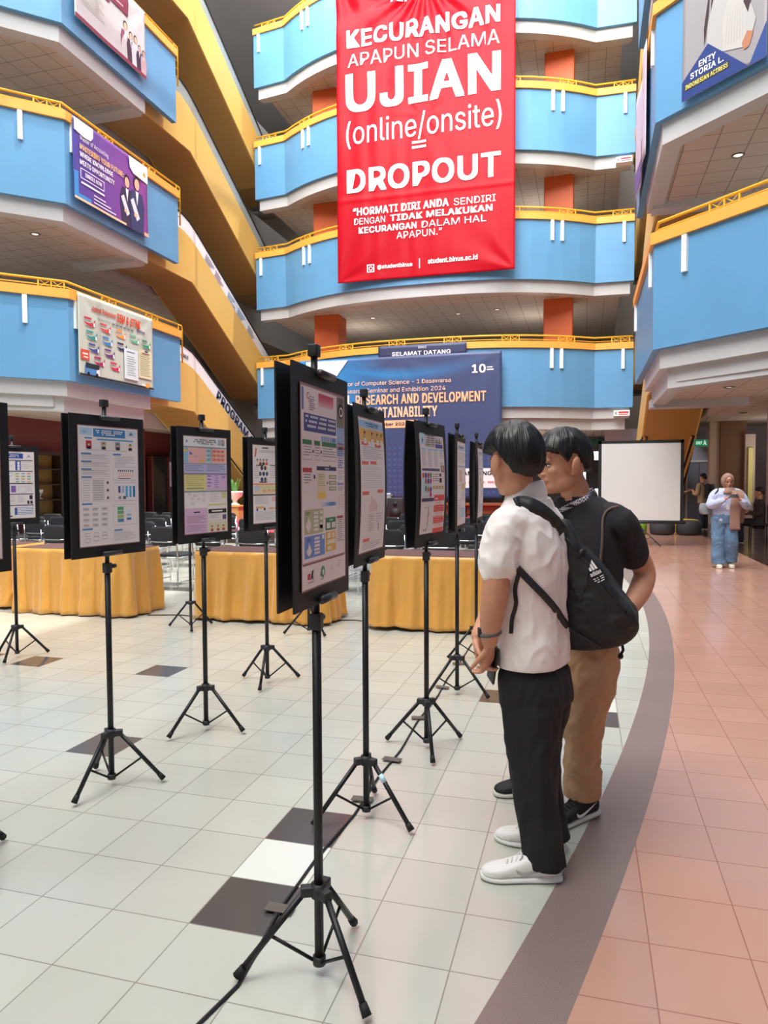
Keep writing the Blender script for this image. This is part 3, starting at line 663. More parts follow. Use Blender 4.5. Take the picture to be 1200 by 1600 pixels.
# right second/first side faces: a narrow hanging cloth seen edge-on
t = thing('banner', 'narrow lilac and white banner seen edge-on down the right side faces', 'banner', (XR-.1, 16.6, 7.6)); fr = ((0, 3.2, 0), (0, -1, 0), (0, 0, 1))
mb = MB(); put_rect(mb, fr, 0, .9, 3.2, 3.3, mat('lilac_banner', '#c9bccd', .4), .0, lambda u, v: .03*sin(u*3), .2); c = mb.build('fabric', t, fix=False); sol = c.modifiers.new('thick', 'SOLIDIFY'); sol.thickness = .006
mb = MB(); put_rect(mb, fr, .4, 1.0, 2.6, 1.5, flat('#6a5a9a'), .012, lambda u, v: .03*sin(u*3), .2); mb.build('printed_blocks', t, fix=False)
# stage backdrop
def backdrop_mat():
    m = bpy.data.materials.new('navy_backdrop'); m.use_nodes = True; nt = m.node_tree; b = nt.nodes['Principled BSDF']; N = NT(nt)
    pos, s = N.xyz()
    d1 = N.m('SQRT', N.m('ADD', N.m('POWER', N.m('DIVIDE', N.m('ADD', s[0], 10.2), 2.3), 2.), N.m('POWER', N.m('DIVIDE', N.m('SUBTRACT', s[2], 4.2), 2.6), 2.)))
    f = N.m('MINIMUM', N.m('MAXIMUM', N.m('SUBTRACT', 1.5, d1), 0.), 1.)
    d2 = N.m('ABSOLUTE', N.m('SUBTRACT', N.m('SUBTRACT', s[2], 5.35), N.m('MULTIPLY', N.m('POWER', N.m('SUBTRACT', s[0], -6.3), 2.), .055)))
    st = N.m('MULTIPLY', N.m('MAXIMUM', N.m('SUBTRACT', 1., N.m('MULTIPLY', d2, 3.2)), 0.), N.m('MINIMUM', 1., N.m('MAXIMUM', 0., N.m('DIVIDE', N.m('SUBTRACT', -3.4, s[0]), 3.4))))
    f = N.m('MAXIMUM', f, N.m('MULTIPLY', st, .7))
    dots = N.m('MULTIPLY', N.m('LESS_THAN', N.m('ADD', N.m('POWER', N.m('SUBTRACT', N.m('FRACT', N.m('MULTIPLY', s[0], 5.)), .5), 2.), N.m('POWER', N.m('SUBTRACT', N.m('FRACT', N.m('MULTIPLY', s[2], 5.)), .5), 2.)), .05), N.m('LESS_THAN', s[2], 2.8))
    col = N.mix(f, lin('#34406a'), lin('#1f86c8')); col = N.mix(N.m('MULTIPLY', dots, .28), col, lin('#3f78b8'))
    nt.links.new(col, b.inputs['Base Color']); b.inputs['Roughness'].default_value = .5; return m
t = thing('banner', 'navy stage backdrop banner with orange seminar title hung below the far lowest balcony', 'banner', (-10.42, 25.29, .88)); fr = ((0, 0, 0), (1, 0, 0), (0, 0, 1))
w, h = 7.58, 5.15; f = folds(2.2, .03, [(0, h, 1, 9, .6), (w, h, 1, 9, .6), (w/2, h, 1, 9, .5)]); g = lambda u, v: -f(u, v)
mb = MB(); put_rect(mb, fr, 0, 0, w, h, backdrop_mat(), 0, g, .1); c = mb.build('fabric', t, fix=False); sol = c.modifiers.new('thick', 'SOLIDIFY'); sol.thickness = .006
mb = MB(); X, Z = -10.42, .88
def T(s, x0, x1, z0, z1, col, b=False): put_text(mb, s, fr, x0-X, z0-Z, x1-x0, z1-z0, flat(col), .028, b, g, .1)
T('Doctor of Computer Science - 1 Dasawarsa', -8.92, -4.63, 4.98, 5.17, '#f0c9a8'); T('Research Seminar and Exhibition 2024', -8.78, -4.82, 4.745, 4.905, '#f0c9a8')
T('GLOBAL', -9.9, -8.3, 4.30, 4.69, '#f3e6d8', True); T('RESEARCH AND DEVELOPMENT', -8.18, -3.38, 4.30, 4.67, '#f0b98c', True); T('FOR SUSTAINABILITY', -8.46, -5.12, 3.82, 4.21, '#f2c8a0', True)
mb.build('lettering', t, fix=False)
mb = MB(); put_rect(mb, fr, -8.6-X, 3.44-Z, -5.84-X, 3.72-Z, flat('#e8b488'), .016, g, .1); put_text(mb, '5 September 2024', fr, -7.9-X, 3.5-Z, 1.7, .14, flat('#3a3550'), .024, True, g, .1); mb.build('date_box', t, fix=False)
mb = MB(); put_text(mb, '10', fr, -3.88-X, 5.30-Z, .48, .30, INKW, .014, True, g, .1); put_rect(mb, fr, -3.36-X, 5.38-Z, -3.12-X, 5.42-Z, INKW, .014, g); put_rect(mb, fr, -3.36-X, 5.47-Z, -3.16-X, 5.50-Z, INKW, .014, g); mb.build('anniversary_mark', t, fix=False)
mb = MB(); put_poly(mb, fr, [(.05, 5.1), (.05, 4.3), (1.1, 4.0), (1.95, 5.1)], flat('#e6e6ea'), .03); put_rect(mb, fr, .02, 4.9, .3, 5.1, flat('#3f86c8'), .034); mb.build('white_corner', t, fix=False)
mb = MB(); put_rect(mb, fr, -4.42-X, 1.26-Z, -3.0-X, 1.95-Z, flat('#e6e0e4'), .014, g, .2); put_text(mb, 'SAMSUNG', fr, -4.34-X, 1.70-Z, 1.16, .15, flat('#26262c'), .02, True, g, .1)
put_poly(mb, fr, [(p[0], p[1]) for p in ((-4.3-X, 1.4-Z), (-4.27-X, 1.54-Z), (-4.2-X, 1.58-Z), (-4.12-X, 1.52-Z), (-4.08-X, 1.4-Z))], flat('#c8304a'), .02)
for q in range(3): put_rect(mb, fr, -4.0+q*.34-X, 1.42-Z, -3.78+q*.34-X, 1.5-Z, flat('#c88a96'), .02, g)
mb.build('sponsor_panel', t, fix=False)
# small welcome banner above it
t = thing('banner', 'dark navy welcome banner on the orange band above the stage backdrop', 'banner', (-7.32, 25.31, 5.98)); fr = ((0, 0, 0), (1, 0, 0), (0, 0, 1))
mb = MB(); put_rect(mb, fr, 0, 0, 3.24, .44, mat('navy_cloth', '#2a3054', .5), 0, lambda u, v: .006*sin(u*4), .1); c = mb.build('fabric', t, fix=False); sol = c.modifiers.new('thick', 'SOLIDIFY'); sol.thickness = .006
mb = MB(); put_text(mb, 'SELAMAT DATANG', fr, .52, .05, 2.16, .15, flat('#e4e4ec'), .02, True); put_text(mb, 'BINUS', fr, 1.5, .28, .3, .09, flat('#c8c8d4'), .02, True); mb.build('lettering', t, fix=False)
# two small red-lettered signs at the right end of the far side
for z, k, zz in ((12.66, 'second', 3), (3.80, 'lowest', 1)):
    wd = 'third' if zz == 3 else 'lowest'
    t = thing('sign', f'small white sign with red writing under the right end of the far {wd} balcony', 'sign', (.95, 26.98 if zz == 1 else 26.95, z)); fr = ((0, 0, 0), (1, 0, 0), (0, 0, 1))
    mb = MB(); mb.box((.27, .17, .1), (.54, .36, .2), WHITE); mb.build('panel', t)
    mb = MB(); fr = ((0, -.012, 0), (1, 0, 0), (0, 0, 1)); put_rect(mb, fr, .16, .1, .5, .15, flat('#c8303c'), .004); put_rect(mb, fr, .16, .04, .48, .07, flat('#d86a70'), .004); put_poly(mb, fr, ell(.07, .1, .03, .05), flat('#8a8a8a'), .004); mb.build('print', t, fix=False)
# ------------------------------------------------------------------ poster stands
FRAME = mat('black_foam_board', '#1d1c20', .55, spec=.35)
BOARDIN = mat('black_board_back', '#101114', .5)
POLE = mat('black_powder_coat', '#1b1a1d', .42, .2)
PLAST = mat('black_plastic', '#232327', .5)
CLIPM = mat('dark_grey_clip', '#3d3c42', .4, .2)
FOOT = mat('rubber_foot', '#0f0f11', .7)
TAGB = mat('blue_white_label', '#bfe0f0', .5)
BW, BH, BZ0 = .452, .675, 1.147       # board width, height, height of the lower edge
class Sheet:
    """a printed sheet: paper with inked areas, drawn in unit coordinates (0..1, 0..1)"""
    def __init__(s, w, h, bow): s.w, s.h, s.bow, s.mb, s.n = w, h, bow, MB(), 0; s.a, s.b = 0., 1.
    def p(s, u, v, o):
        v = s.a+s.b*v; return (s.w*(u-.5), -(.0035+o+s.bow*(1-(2*v-1)**2)), s.h*v)
    def r(s, u0, v0, u1, v1, c, lift=1):
        n = max(1, int(abs(v1-v0)*10)) if s.bow else 1
        o = lift*.00045; m = PAPER if c is None else flat(c, 1.28)
        vs = []
        for i in range(n+1):
            v = v0+(v1-v0)*i/n; vs += [s.p(u0, v, o), s.p(u1, v, o)]
        s.mb.add(vs, [(2*i, 2*i+1, 2*i+3, 2*i+2) for i in range(n)], m)
    def lines(s, u0, v0, u1, v1, n, c='#8d8990', fill=.35, lift=2):
        st = (v1-v0)/n
        for i in range(n):
            e = u1-(u1-u0)*(.0, .12, .05, .3)[(i*7+int(u0*50)) % 4]
            s.r(u0, v1-st*i-st*fill, e, v1-st*i, c, lift)
    def caps(s, u0, v0, u1, v1, c='#eceaf2', n=14, lift=3):
        st = (u1-u0)/n
        for i in range(n):
            if (i*5+int(v0*40)) % 6: s.r(u0+st*i, v0, u0+st*(i+.78), v1, c, lift)
    def frame(s, u0, v0, u1, v1, c='#9a97a0', t=.004, lift=2):
        for a in ((u0, v0, u1, v0+t), (u0, v1-t, u1, v1), (u0, v0, u0+t, v1), (u1-t, v0, u1, v1)): s.r(*a, c, lift)
    def disc(s, u, v, ru, c, lift=2):
        s.mb.add([s.p(u+ru*cos(a), v+ru*s.w/s.h*sin(a), lift*.00045) for a in [2*pi*k/14 for k in range(14)]], [tuple(range(14))], flat(c, 1.28))
    def poly(s, pts, c, lift=2): s.mb.add([s.p(u, v, lift*.00045) for u, v in pts], [tuple(range(len(pts)))], flat(c, 1.28))
def face(S, u, v, k, cloth='#3a3440'):
    S.poly([(u-.03*k, v-.035*k), (u-.024*k, v-.012*k), (u+.024*k, v-.012*k), (u+.03*k, v-.035*k)], cloth, 3); S.disc(u, v+.006*k, .019*k, '#2a2224', 3); S.disc(u, v, .016*k, '#d8a68c', 4)
def d_front(S):
    S.a, S.b = .125, .875
    S.r(.0, .0, .008, 1, '#a8868c'); S.r(0, 0, 1, .008, '#a8868c'); S.r(0, .992, 1, 1, '#a8868c'); S.r(.992, 0, 1, 1, '#a8868c')
    S.r(.02, .86, .06, .985, '#5f7fb0'); S.disc(.15, .945, .03, '#c04a50'); S.disc(.15, .945, .022, '#ddd6d6', 3); S.r(.17, .94, .28, .944, '#8a8088')
    S.lines(.17, .86, .29, .93, 6, '#6a6570', .4)
    for i in range(6): S.r(.37, .90+.0125*i, .72, .9125+.0125*i, ('#dcb2b8', '#d89aa4', '#d07f8f', '#cc6a7d', '#c85a70', '#c44f66')[i])
    S.r(.80, .62, .985, .9, '#93b0d8'); S.r(.80, .80, .985, .99, '#7f786f', 2); S.disc(.90, .905, .075, '#26242a', 3); S.disc(.905, .90, .05, '#d8d4d0', 4); S.disc(.9, .90, .03, '#3a363c', 5); S.lines(.84, .95, .97, .985, 3, '#4a4448', .5, 4)
    S.r(.06, .745, .78, .845, '#4a4f8f')
    for i in range(3): S.caps(.09, .822-.027*i, .76, .836-.027*i, '#d4d4e8', 20-i)
    S.r(.42, .70, .78, .73, '#6f93c0')
    for i in range(6): S.r(.42+i*.045, .70, .44+i*.045, .73, '#c8d0dc', 3)
    for i in range(4): face(S, .83+i*.045, .69, .8, ('#b04a5a', '#3a3a4a', '#5a4a6a', '#d0484a')[i])
    S.lines(.82, .60, .97, .655, 4, '#7f8aa8', .4)
    for a, b in ((.03, .22), (.27, .40), (.44, .79)):
        S.r(a, .672, b, .698, '#3f7a55'); S.lines(a+.02, .60, b-.01, .66, 4, '#8a868c', .3)
        S.frame(a, .585, b, .672, '#b0a8a8')
    for u in (.245, .42): S.disc(u, .635, .014, '#26242a')
    S.disc(.62, .553, .014, '#26242a')
    S.r(.03, .515, .22, .54, '#c0404a'); S.lines(.05, .445, .2, .505, 4, '#8a868c', .35); S.disc(.27, .49, .02, '#3a3f6a')
    S.r(.32, .528, .78, .552, '#3a3560'); S.r(.5, .536, .6, .543, '#c8c4d4', 3); S.r(.33, .36, .52, .515, '#ded4b8'); S.lines(.35, .43, .5, .505, 6, '#b0a488', .3, 3); S.r(.34, .365, .52, .40, '#e8c458', 2)
    for i in range(3):
        S.r(.60, .478-.035*i, .78, .502-.035*i, '#a2a884'); S.r(.63, .486-.035*i, .75, .494-.035*i, '#d8d8c8', 3)
    S.disc(.56, .455, .012, '#26242a')
    for i in range(8): S.r(.40+.047*i, .315, .447+.047*i, .338, ('#d4d2d8', '#b8c4d8', '#9cb4d4', '#80a2cc', '#6a92c4', '#5a86bc', '#5a86bc', '#80a2cc')[i])
    S.lines(.82, .54, .97, .6, 4, '#6a7ab0', .5); S.lines(.82, .47, .97, .53, 5, '#a8a4a8', .3); S.r(.81, .44, .97, .455, '#8f9cc8'); S.lines(.82, .40, .97, .43, 3, '#8a868c', .3)
    for i in range(6): S.frame(.83+.07*(i % 2), .36-.03*(i//2), .88+.07*(i % 2), .38-.03*(i//2), '#c0b4b4', .003)
    S.r(.05, .165, .46, .305, '#b3b58f'); S.poly([(.07, .22), (.11, .24), (.13, .27), (.16, .24), (.19, .22), (.16, .19), (.13, .175), (.1, .19)], '#ded8d6', 3); S.lines(.08, .27, .17, .29, 2, '#5a5a40', .4, 3)
    S.r(.05, .03, .49, .155, '#6f8fcc'); S.poly([(.08, .07), (.12, .09), (.14, .12), (.17, .09), (.2, .07), (.17, .05), (.14, .04), (.11, .05)], '#ded8d6', 3); S.lines(.1, .12, .18, .14, 2, '#3a4a80', .4, 3)
    for i in range(5):
        S.r(.24, .275-.024*i, .34, .292-.024*i, '#e2dcd8', 3); S.r(.38, .275-.035*i if i < 3 else .19, .44, .294-.035*i if i < 3 else .21, '#e2dcd8', 3)
        S.r(.25, .128-.021*i, .37, .143-.021*i, '#e2dcd8', 3)
    S.r(.42, .125, .47, .15, '#e2dcd8', 3)
    S.r(.51, .17, .76, .245, '#3f7a58'); S.r(.53, .18, .62, .215, '#e2dcd8', 3); S.r(.65, .18, .74, .215, '#e2dcd8', 3); S.r(.60, .225, .68, .235, '#9cc0a8', 3)
    S.r(.51, .04, .76, .16, '#dcb65c'); S.r(.55, .12, .62, .15, '#e8dfd0', 3); S.r(.66, .12, .72, .15, '#e8dfd0', 3); S.r(.54, .085, .74, .11, '#e8dfd0', 3); S.r(.55, .05, .64, .07, '#e8dfd0', 3)
    S.r(.79, .232, .95, .247, '#a04450'); S.lines(.8, .08, .96, .225, 11, '#7f7a80', .3)
    S.a, S.b = 0., 1.; S.r(.02, .118, .98, .125, '#8a4a58')
    S.r(.11, .045, .17, .075, '#c0404a'); S.poly([(.17, .04), (.20, .085), (.235, .09), (.215, .06), (.235, .03), (.20, .05)], '#2a2628', 3); S.lines(.12, .022, .24, .032, 1, '#6a6468')
    S.poly([(.38, .05), (.42, .095), (.47, .09), (.49, .055), (.44, .03)], '#4f9a78', 3); S.disc(.44, .062, .022, '#e0e8e2', 4); S.lines(.39, .02, .49, .028, 1, '#4f8a70')
    S.lines(.62, .05, .70, .08, 3, '#a8a2a6', .3); S.lines(.80, .06, .88, .095, 3, '#a8a2a6', .3)
def d_front_bottom(S):
    S.r(.02, .135, .98, .142, '#8a4a58', 3)
def d_blue(S):       # board A
    S.r(.02, .925, .22, .985, '#a8c8e2'); S.lines(.07, .94, .15, .96, 2, '#5f88b0'); S.r(.24, .915, .78, .985, '#3f7fb8'); S.caps(.28, .962, .74, .973); S.caps(.30, .946, .72, .957, n=12); S.caps(.38, .93, .64, .941, n=8)
    S.r(.80, .93, .97, .985, '#bcd2e6'); S.poly([(.84, .94), (.88, .975), (.92, .94), (.88, .95)], '#4a6aa0', 3); S.poly([(.85, .94), (.91, .95), (.9, .96)], '#c0504a', 4)
    S.r(.10, .895, .22, .908, '#4f86b8'); S.r(.30, .888, .92, .900, '#3f8fbf')
    for u, bg in ((.12, '#c83a3a'), (.36, '#c0b4a4'), (.60, '#8f96a6'), (.82, '#d8d0c8')): S.r(u, .815, u+.09, .88, bg); face(S, u+.045, .848, 1.1, '#2a2c3a')
    S.lines(.1, .795, .9, .806, 1, '#b4b0b8')
    for v in (.765, .70, .635, .57, .345, .135): S.r(.04, v, .20, v+.014, '#4a7fb4')
    for v in (.765, .11): S.r(.56, v, .70, v+.014, '#4a7fb4')
    for v, n in ((.72, 3), (.655, 3), (.59, 3)): S.lines(.05, v, .48, v+.04, n, '#9a969c', .25); S.frame(.03, v-.008, .50, v+.045, '#c4b8bc', .003)
    S.frame(.03, .37, .50, .565, '#b8aeb4', .003); S.r(.21, .38, .40, .555, '#cfc8c4')
    for i in range(9): S.r(.06, .385+.02*i, .17, .388+.02*i, '#8a868c'); S.r(.22, .385+.02*i, .39, .388+.02*i, '#8a868c', 3)
    for i in range(3): S.disc(.46, .40+.065*i, .02, '#5a5660')
    for r in range(4):
        for c in range(3):
            S.r(.05+.15*c, .16+.045*r, .15+.15*c, .185+.045*r, '#c8c2c4'); S.lines(.06+.15*c, .165+.045*r, .14+.15*c, .182+.045*r, 2, '#77737a', .3, 3)
    for c in range(3): S.frame(.07+.14*c, .03+.01*c, .16+.14*c, .065+.01*c, '#8a868c', .003); S.frame(.08+.14*c, .08, .15+.14*c, .11, '#8a868c', .003)
    S.lines(.60, .69, .95, .755, 5, '#a39fa6', .25); S.r(.58, .67, .78, .705, '#d4ccd0'); S.frame(.56, .55, .96, .665, '#a8a0a8', .003)
    for i in range(8): S.r(.66+.034*i, .575, .675+.034*i, .62, '#e0a898'); S.r(.64+.036*i, .625, .66+.036*i, .64, '#3a3a5a')
    S.r(.64, .563, .86, .568, '#2a2a33'); S.frame(.56, .37, .96, .53, '#9a949c', .003)
    for i, c in enumerate(('#4a5490', '#a8b4c8', '#4f9fd0', '#4f9fd0', '#2f6fa0')): S.r(.64+.065*i, .40+(.04 if i < 2 else 0), .68+.065*i, .50, c)
    S.r(.64, .385, .69, .41, '#8a8a94', 3); S.r(.72, .385, .77, .41, '#4a4a60', 3)
    S.frame(.55, .16, .96, .34, '#b0a8ae', .003)
    for i, c in enumerate(('#4fa07a', '#6f9f78', '#a8b070', '#4f86a8')): S.r(.62, .29-.035*i, .73, .32-.035*i, c)
    for i, c in enumerate(('#c8d4dc', '#8fb4cc', '#3f6fb0')): S.r(.78, .27-.035*i, .86, .29-.035*i, c)
    S.lines(.55, .02, .95, .10, 7, '#a39fa6', .25)
def d_pink(S):       # board B
    S.r(0, .90, 1, 1, '#dcdae6'); S.poly([(.05, .93), (.1, .95), (.06, .97)], '#6f86a8'); S.caps(.25, .965, .75, .975, '#5f5f68'); S.caps(.22, .945, .76, .955, '#5f5f68', 16); S.caps(.33, .925, .68, .935, '#5f5f68', 10); S.r(.88, .92, .95, .985, '#c0302f'); S.disc(.91, .955, .02, '#d8a68c', 3); S.r(.79, .92, .87, .985, '#cdd4e0')
    S.r(0, .885, 1, .9, '#8f929c'); S.r(0, .73, .1, .885, '#86b4c8'); S.r(.1, .73, .5, .885, '#e2aaa6'); S.r(.5, .73, .64, .885, '#b4c8c4'); S.r(.62, .73, 1, .885, '#e6b6ae'); S.r(.0, .845, .07, .865, '#e0b050', 3); S.poly([(.13, .81), (.2, .82), (.13, .85)], '#4f6fb8', 3); S.r(.34, .735, .44, .76, '#d8b45a', 3); S.r(.22, .79, .3, .80, '#8fb0b8', 3)
    for r in range(3):
        for c in range(4):
            S.r(.52 if c == 0 else .56+.1*c, .755+.045*r, (.52 if c == 0 else .56+.1*c)+.08, .78+.045*r, '#7f9fb0' if c == 0 else '#d8765a', 3)
    S.r(0, .715, 1, .728, '#8f929c'); S.r(0, .625, 1, .715, '#b4b2d0'); S.lines(.02, .635, .46, .705, 4, '#5a5878', .25); S.lines(.52, .635, .97, .705, 4, '#5a5878', .25)
    S.r(0, .61, 1, .624, '#77798a'); S.r(0, .445, .5, .61, '#d2c98a'); S.lines(.05, .48, .45, .60, 6, '#a89f6a', .2, 3); S.lines(.05, .455, .45, .47, 1, '#6a6448', .5, 3); S.r(.5, .445, 1, .61, '#cbaed0'); S.lines(.53, .46, .62, .60, 4, '#6f5a80', .3, 3); S.lines(.70, .46, .80, .60, 6, '#8f7aa0', .3, 3); S.r(.87, .57, .97, .6, '#a08ab8', 3)
    S.r(0, .425, 1, .442, '#8f929c'); S.r(.86, .36, .98, .425, '#c8c490'); S.r(.54, .28, .98, .3, '#c8c490'); S.lines(.58, .31, .82, .41, 6, '#a8a4a8', .2)
    for u, v in ((.08, .40), (.2, .38), (.13, .35), (.28, .34), (.4, .39), (.4, .33), (.15, .30)): S.frame(u, v, u+.07, v+.02, '#8a868c', .003)
    S.r(0, 0, .52, .262, '#d0b0ca'); S.lines(.2, .21, .35, .225, 1, '#3a2a3a', .8, 3); S.lines(.04, .1, .48, .18, 5, '#7f6080', .25, 3); S.lines(.04, .015, .48, .085, 5, '#7f6080', .25, 3)
    S.r(.54, .2, .98, .245, '#3a2f2c'); S.r(.62, .215, .88, .23, '#e8e2da', 3); S.frame(.54, .12, .98, .195, '#a8a0a8', .003); S.r(.88, .13, .97, .18, '#5a5470', 3); S.lines(.58, .14, .8, .18, 3, '#8a868c', .25)
    S.r(.53, .01, 1, .105, '#cfc9aa')
    for u in (.62, .77, .9): face(S, u, .05, 1.2, '#b04a3a')
def d_orange(S):     # board C
    S.poly([(.05, .84), (.09, .97), (.13, .95), (.1, .86)], '#c86a3a'); S.r(.30, .96, .5, .975, '#4a3a3a'); S.lines(.2, .90, .95, .935, 2, '#9a949a', .3)
    for i in range(4): face(S, .14+.1*i, .80, 1.5, ('#d8d0c8', '#7a3a2a', '#2a4a3a', '#d0603a')[i])
    S.r(.1, .735, .35, .75, '#5a4038')
    for i in range(7):
        a = 2*pi*i/6; S.disc(.34+(0 if i == 6 else .11*cos(a)), .635+(0 if i == 6 else .085*sin(a)), .045, ('#4a5470', '#6a3a3a', '#3a3a44', '#4f5a6a', '#2a3a5a', '#5a5a66', '#2f3f6a')[i])
    S.lines(.04, .56, .18, .72, 6, '#a39fa6', .25); S.lines(.55, .56, .95, .72, 6, '#a39fa6', .25); S.r(.55, .74, .85, .752, '#5a4038')
    S.r(.2, .52, .45, .535, '#5a4038'); S.r(.04, .38, .96, .505, '#e8c8a8'); S.r(.0, .495, .96, .51, '#d08a5a', 2); S.r(.04, .42, .2, .48, '#b8c0d4', 3)
    for r in range(2):
        for c in range(4): S.r(.3+.16*c, .40+.045*r, .42+.16*c, .43+.045*r, ('#d8a878', '#c8cfa0')[r], 3)
    S.r(.0, .355, 1, .37, '#2f2a2c'); S.lines(.06, .24, .5, .34, 8, '#a8a4a8', .3); S.lines(.6, .27, .9, .34, 5, '#d88a6a', .4)
    S.r(.08, .19, .35, .215, '#d8a05a'); S.disc(.12, .175, .03, '#3a5aa0'); S.disc(.36, .18, .03, '#2a2a38'); S.r(.5, .17, .9, .2, '#e0b090')
    S.lines(.06, .03, .95, .15, 9, '#9aa0a8', .25)
def d_panels(S):     # board F
    S.r(.0, .90, .72, .975, '#2f4a9a'); S.caps(.04, .945, .66, .958); S.caps(.04, .92, .62, .933); S.poly([(.8, .91), (.86, .96), (.92, .92), (.86, .93)], '#7f96b8')
    for v in (.865, .70, .515, .355, .185): S.r(.02, v, .96, v+.014, '#2a2f44')
    S.lines(.05, .74, .45, .85, 4, '#a39fa6', .2); S.r(.52, .72, .66, .862, '#2f4f9f')
    for i in range(3): S.disc(.6, .745+.043*i, .035, '#dfe2ec', 3)
    S.lines(.68, .73, .94, .85, 4, '#a39fa6', .2); S.lines(.08, .62, .45, .685, 3, '#7f8fa8', .3); S.r(.06, .535, .22, .555, '#d8503a'); S.r(.22, .535, .3, .555, '#e0b05a')
    for r in range(4):
        for c in range(3): S.r(.52+.15*c, .54+.04*r, .6+.15*c, .56+.04*r, ('#8fae6a', '#7fa8b8', '#d8a05a')[(r+c) % 3])
    for i, c in enumerate(('#9fc060', '#3f9fb0', '#7f5aa8')): S.r(.1+.15*i, .39, .22+.15*i, .49, c)
    S.frame(.58, .38, .78, .48, '#7f96c0'); S.lines(.8, .40, .94, .50, 5, '#a39fa6', .2)
    S.lines(.05, .21, .52, .34, 9, '#b4b0b8', .4); S.lines(.56, .22, .74, .34, 5, '#a8a4a8', .25); S.r(.86, .28, .94, .345, '#2a2a38'); S.r(.80, .21, .86, .26, '#4a3a44'); S.r(.88, .21, .94, .26, '#4a3a44')
    S.r(.48, .05, .54, .16, '#2f4f9f')
    for i in range(5): S.r(.54, .155-.025*i, .95, .163-.025*i, '#4f6fb0')
    S.lines(.06, .06, .3, .15, 4, '#a39fa6', .25); S.r(.1, .02, .42, .04, '#3a3f4a')
def d_red(S):        # board 2
    S.r(.0, .93, 1, .985, '#9fc0de'); S.caps(.25, .962, .8, .972, '#3a5a8a'); S.caps(.3, .945, .75, .955, '#3a5a8a', 10); S.r(0, .83, 1, .925, '#dfae62')
    for u in (.2, .5, .72, .9): face(S, u, .875, 1.8, '#e8e0d4')
    for v, u in ((.80, .06), (.795, .6), (.655, .05), (.66, .38), (.43, .05), (.44, .66), (.075, .12)): S.r(u, v, u+.26, v+.025, '#dd6a5f')
    S.lines(.1, .69, .9, .79, 7, '#9a949a', .25); S.lines(.1, .47, .9, .64, 10, '#c4bec0', .25)
    for i in range(7): S.r(.36+.045*i, .30, .372+.045*i, .36+.012*((i*5) % 6), '#c85a50')
    S.lines(.3, .14, .55, .28, 9, '#9a949a', .25); S.lines(.6, .2, .9, .28, 4, '#b0aab0', .25); S.r(.72, .15, .75, .2, '#5a5058'); S.lines(.12, .01, .9, .065, 4, '#9a949a', .25)
def d_graph(S):      # board 3
    S.r(.02, .875, .2, .985, '#b8d4e4'); S.poly([(.07, .90), (.12, .95), (.14, .92), (.1, .89)], '#3f6f9a', 3); S.frame(.21, .865, .62, .985, '#5a545a', .005)
    for i in range(5): S.caps(.24, .962-.021*i, .6, .972-.021*i, '#4a444a', 14-i)
    for i in range(4): S.poly([(.66+.08*i, .90), (.69+.08*i, .97), (.72+.08*i, .90)], ('#4a3a40', '#3a4a70', '#2a2a30', '#c8a898')[i])
    S.r(.64, .855, .96, .895, '#5a5aa0')
    for c in range(4): S.r(.04+.25*c, .825, .24+.25*c, .842, '#a0c0dc'); S.lines(.05+.25*c, .665, .22+.25*c, .815, 12, '#a8a4b4', .35)
    S.r(.75, .72, .95, .76, None, 3); S.r(.84, .62, .99, .685, '#8a7058'); S.disc(.91, .655, .04, '#c8b090', 3); S.r(.04, .628, .78, .652, '#5a4a78')
    S.r(.02, .38, .42, .61, '#bcd0dc')
    for i, (u, v) in enumerate(((.08, .585), (.18, .585), (.28, .585), (.38, .585), (.18, .53), (.28, .53), (.38, .53), (.18, .46), (.28, .45), (.38, .45), (.38, .40))): S.disc(u, v, .042, ('#c8503f', '#4a4f9a', '#c83a5a', '#4f8f5a')[i % 4], 3)
    for u in (.46, .56, .64): S.lines(u, .52, u+.07, .60, 4, ('#c8a050', '#8a868c', '#8a868c')[int((u-.46)*10) % 3], .5)
    S.r(.76, .575, .84, .605, '#2f2a30'); S.r(.76, .515, .86, .56, '#2f2a30')
    for c in range(4): S.r(.46+.13*c, .45, .56+.13*c, .485, '#c0a46a')
    S.r(.02, .335, .52, .368, '#4a3f68'); S.r(.53, .02, .98, .395, '#d95a55'); S.lines(.58, .05, .94, .34, 14, '#e08a84', .3); S.r(.57, .35, .7, .365, '#f0d0cc', 3)
    for i in range(12): S.r(.27+.004*i, .06+.013*i, .282+.004*i, .075+.02*i, '#4a3a40' if i % 3 else '#c04040')
    S.lines(.12, .27, .34, .28, 1, '#8a868c'); S.r(.14, .05, .17, .07, '#4a4a5a'); S.r(.22, .05, .25, .075, '#4a4a5a')
def d_pale(S):       # boards 4, 5 and the others that stand edge-on or behind
    S.r(.1, .90, .9, .96, '#b8c8dc'); S.caps(.2, .93, .8, .945, '#5a5f70'); S.lines(.08, .74, .45, .87, 7, '#a0a4b0', .3); S.lines(.52, .74, .92, .87, 7, '#a0a4b0', .3); S.r(.08, .70, .92, .715, '#8faac8')
    S.r(.2, .52, .6, .66, '#e0b8a0'); S.r(.55, .42, .9, .5, '#d8c088'); S.frame(.1, .3, .5, .48, '#9a9aa4'); S.lines(.55, .28, .92, .4, 7, '#a0a4b0', .3); S.r(.5, .08, .9, .2, '#a8c4dc'); S.lines(.08, .06, .45, .24, 9, '#a0a4b0', .3)
LEGV = Vector((0, 0, .275))
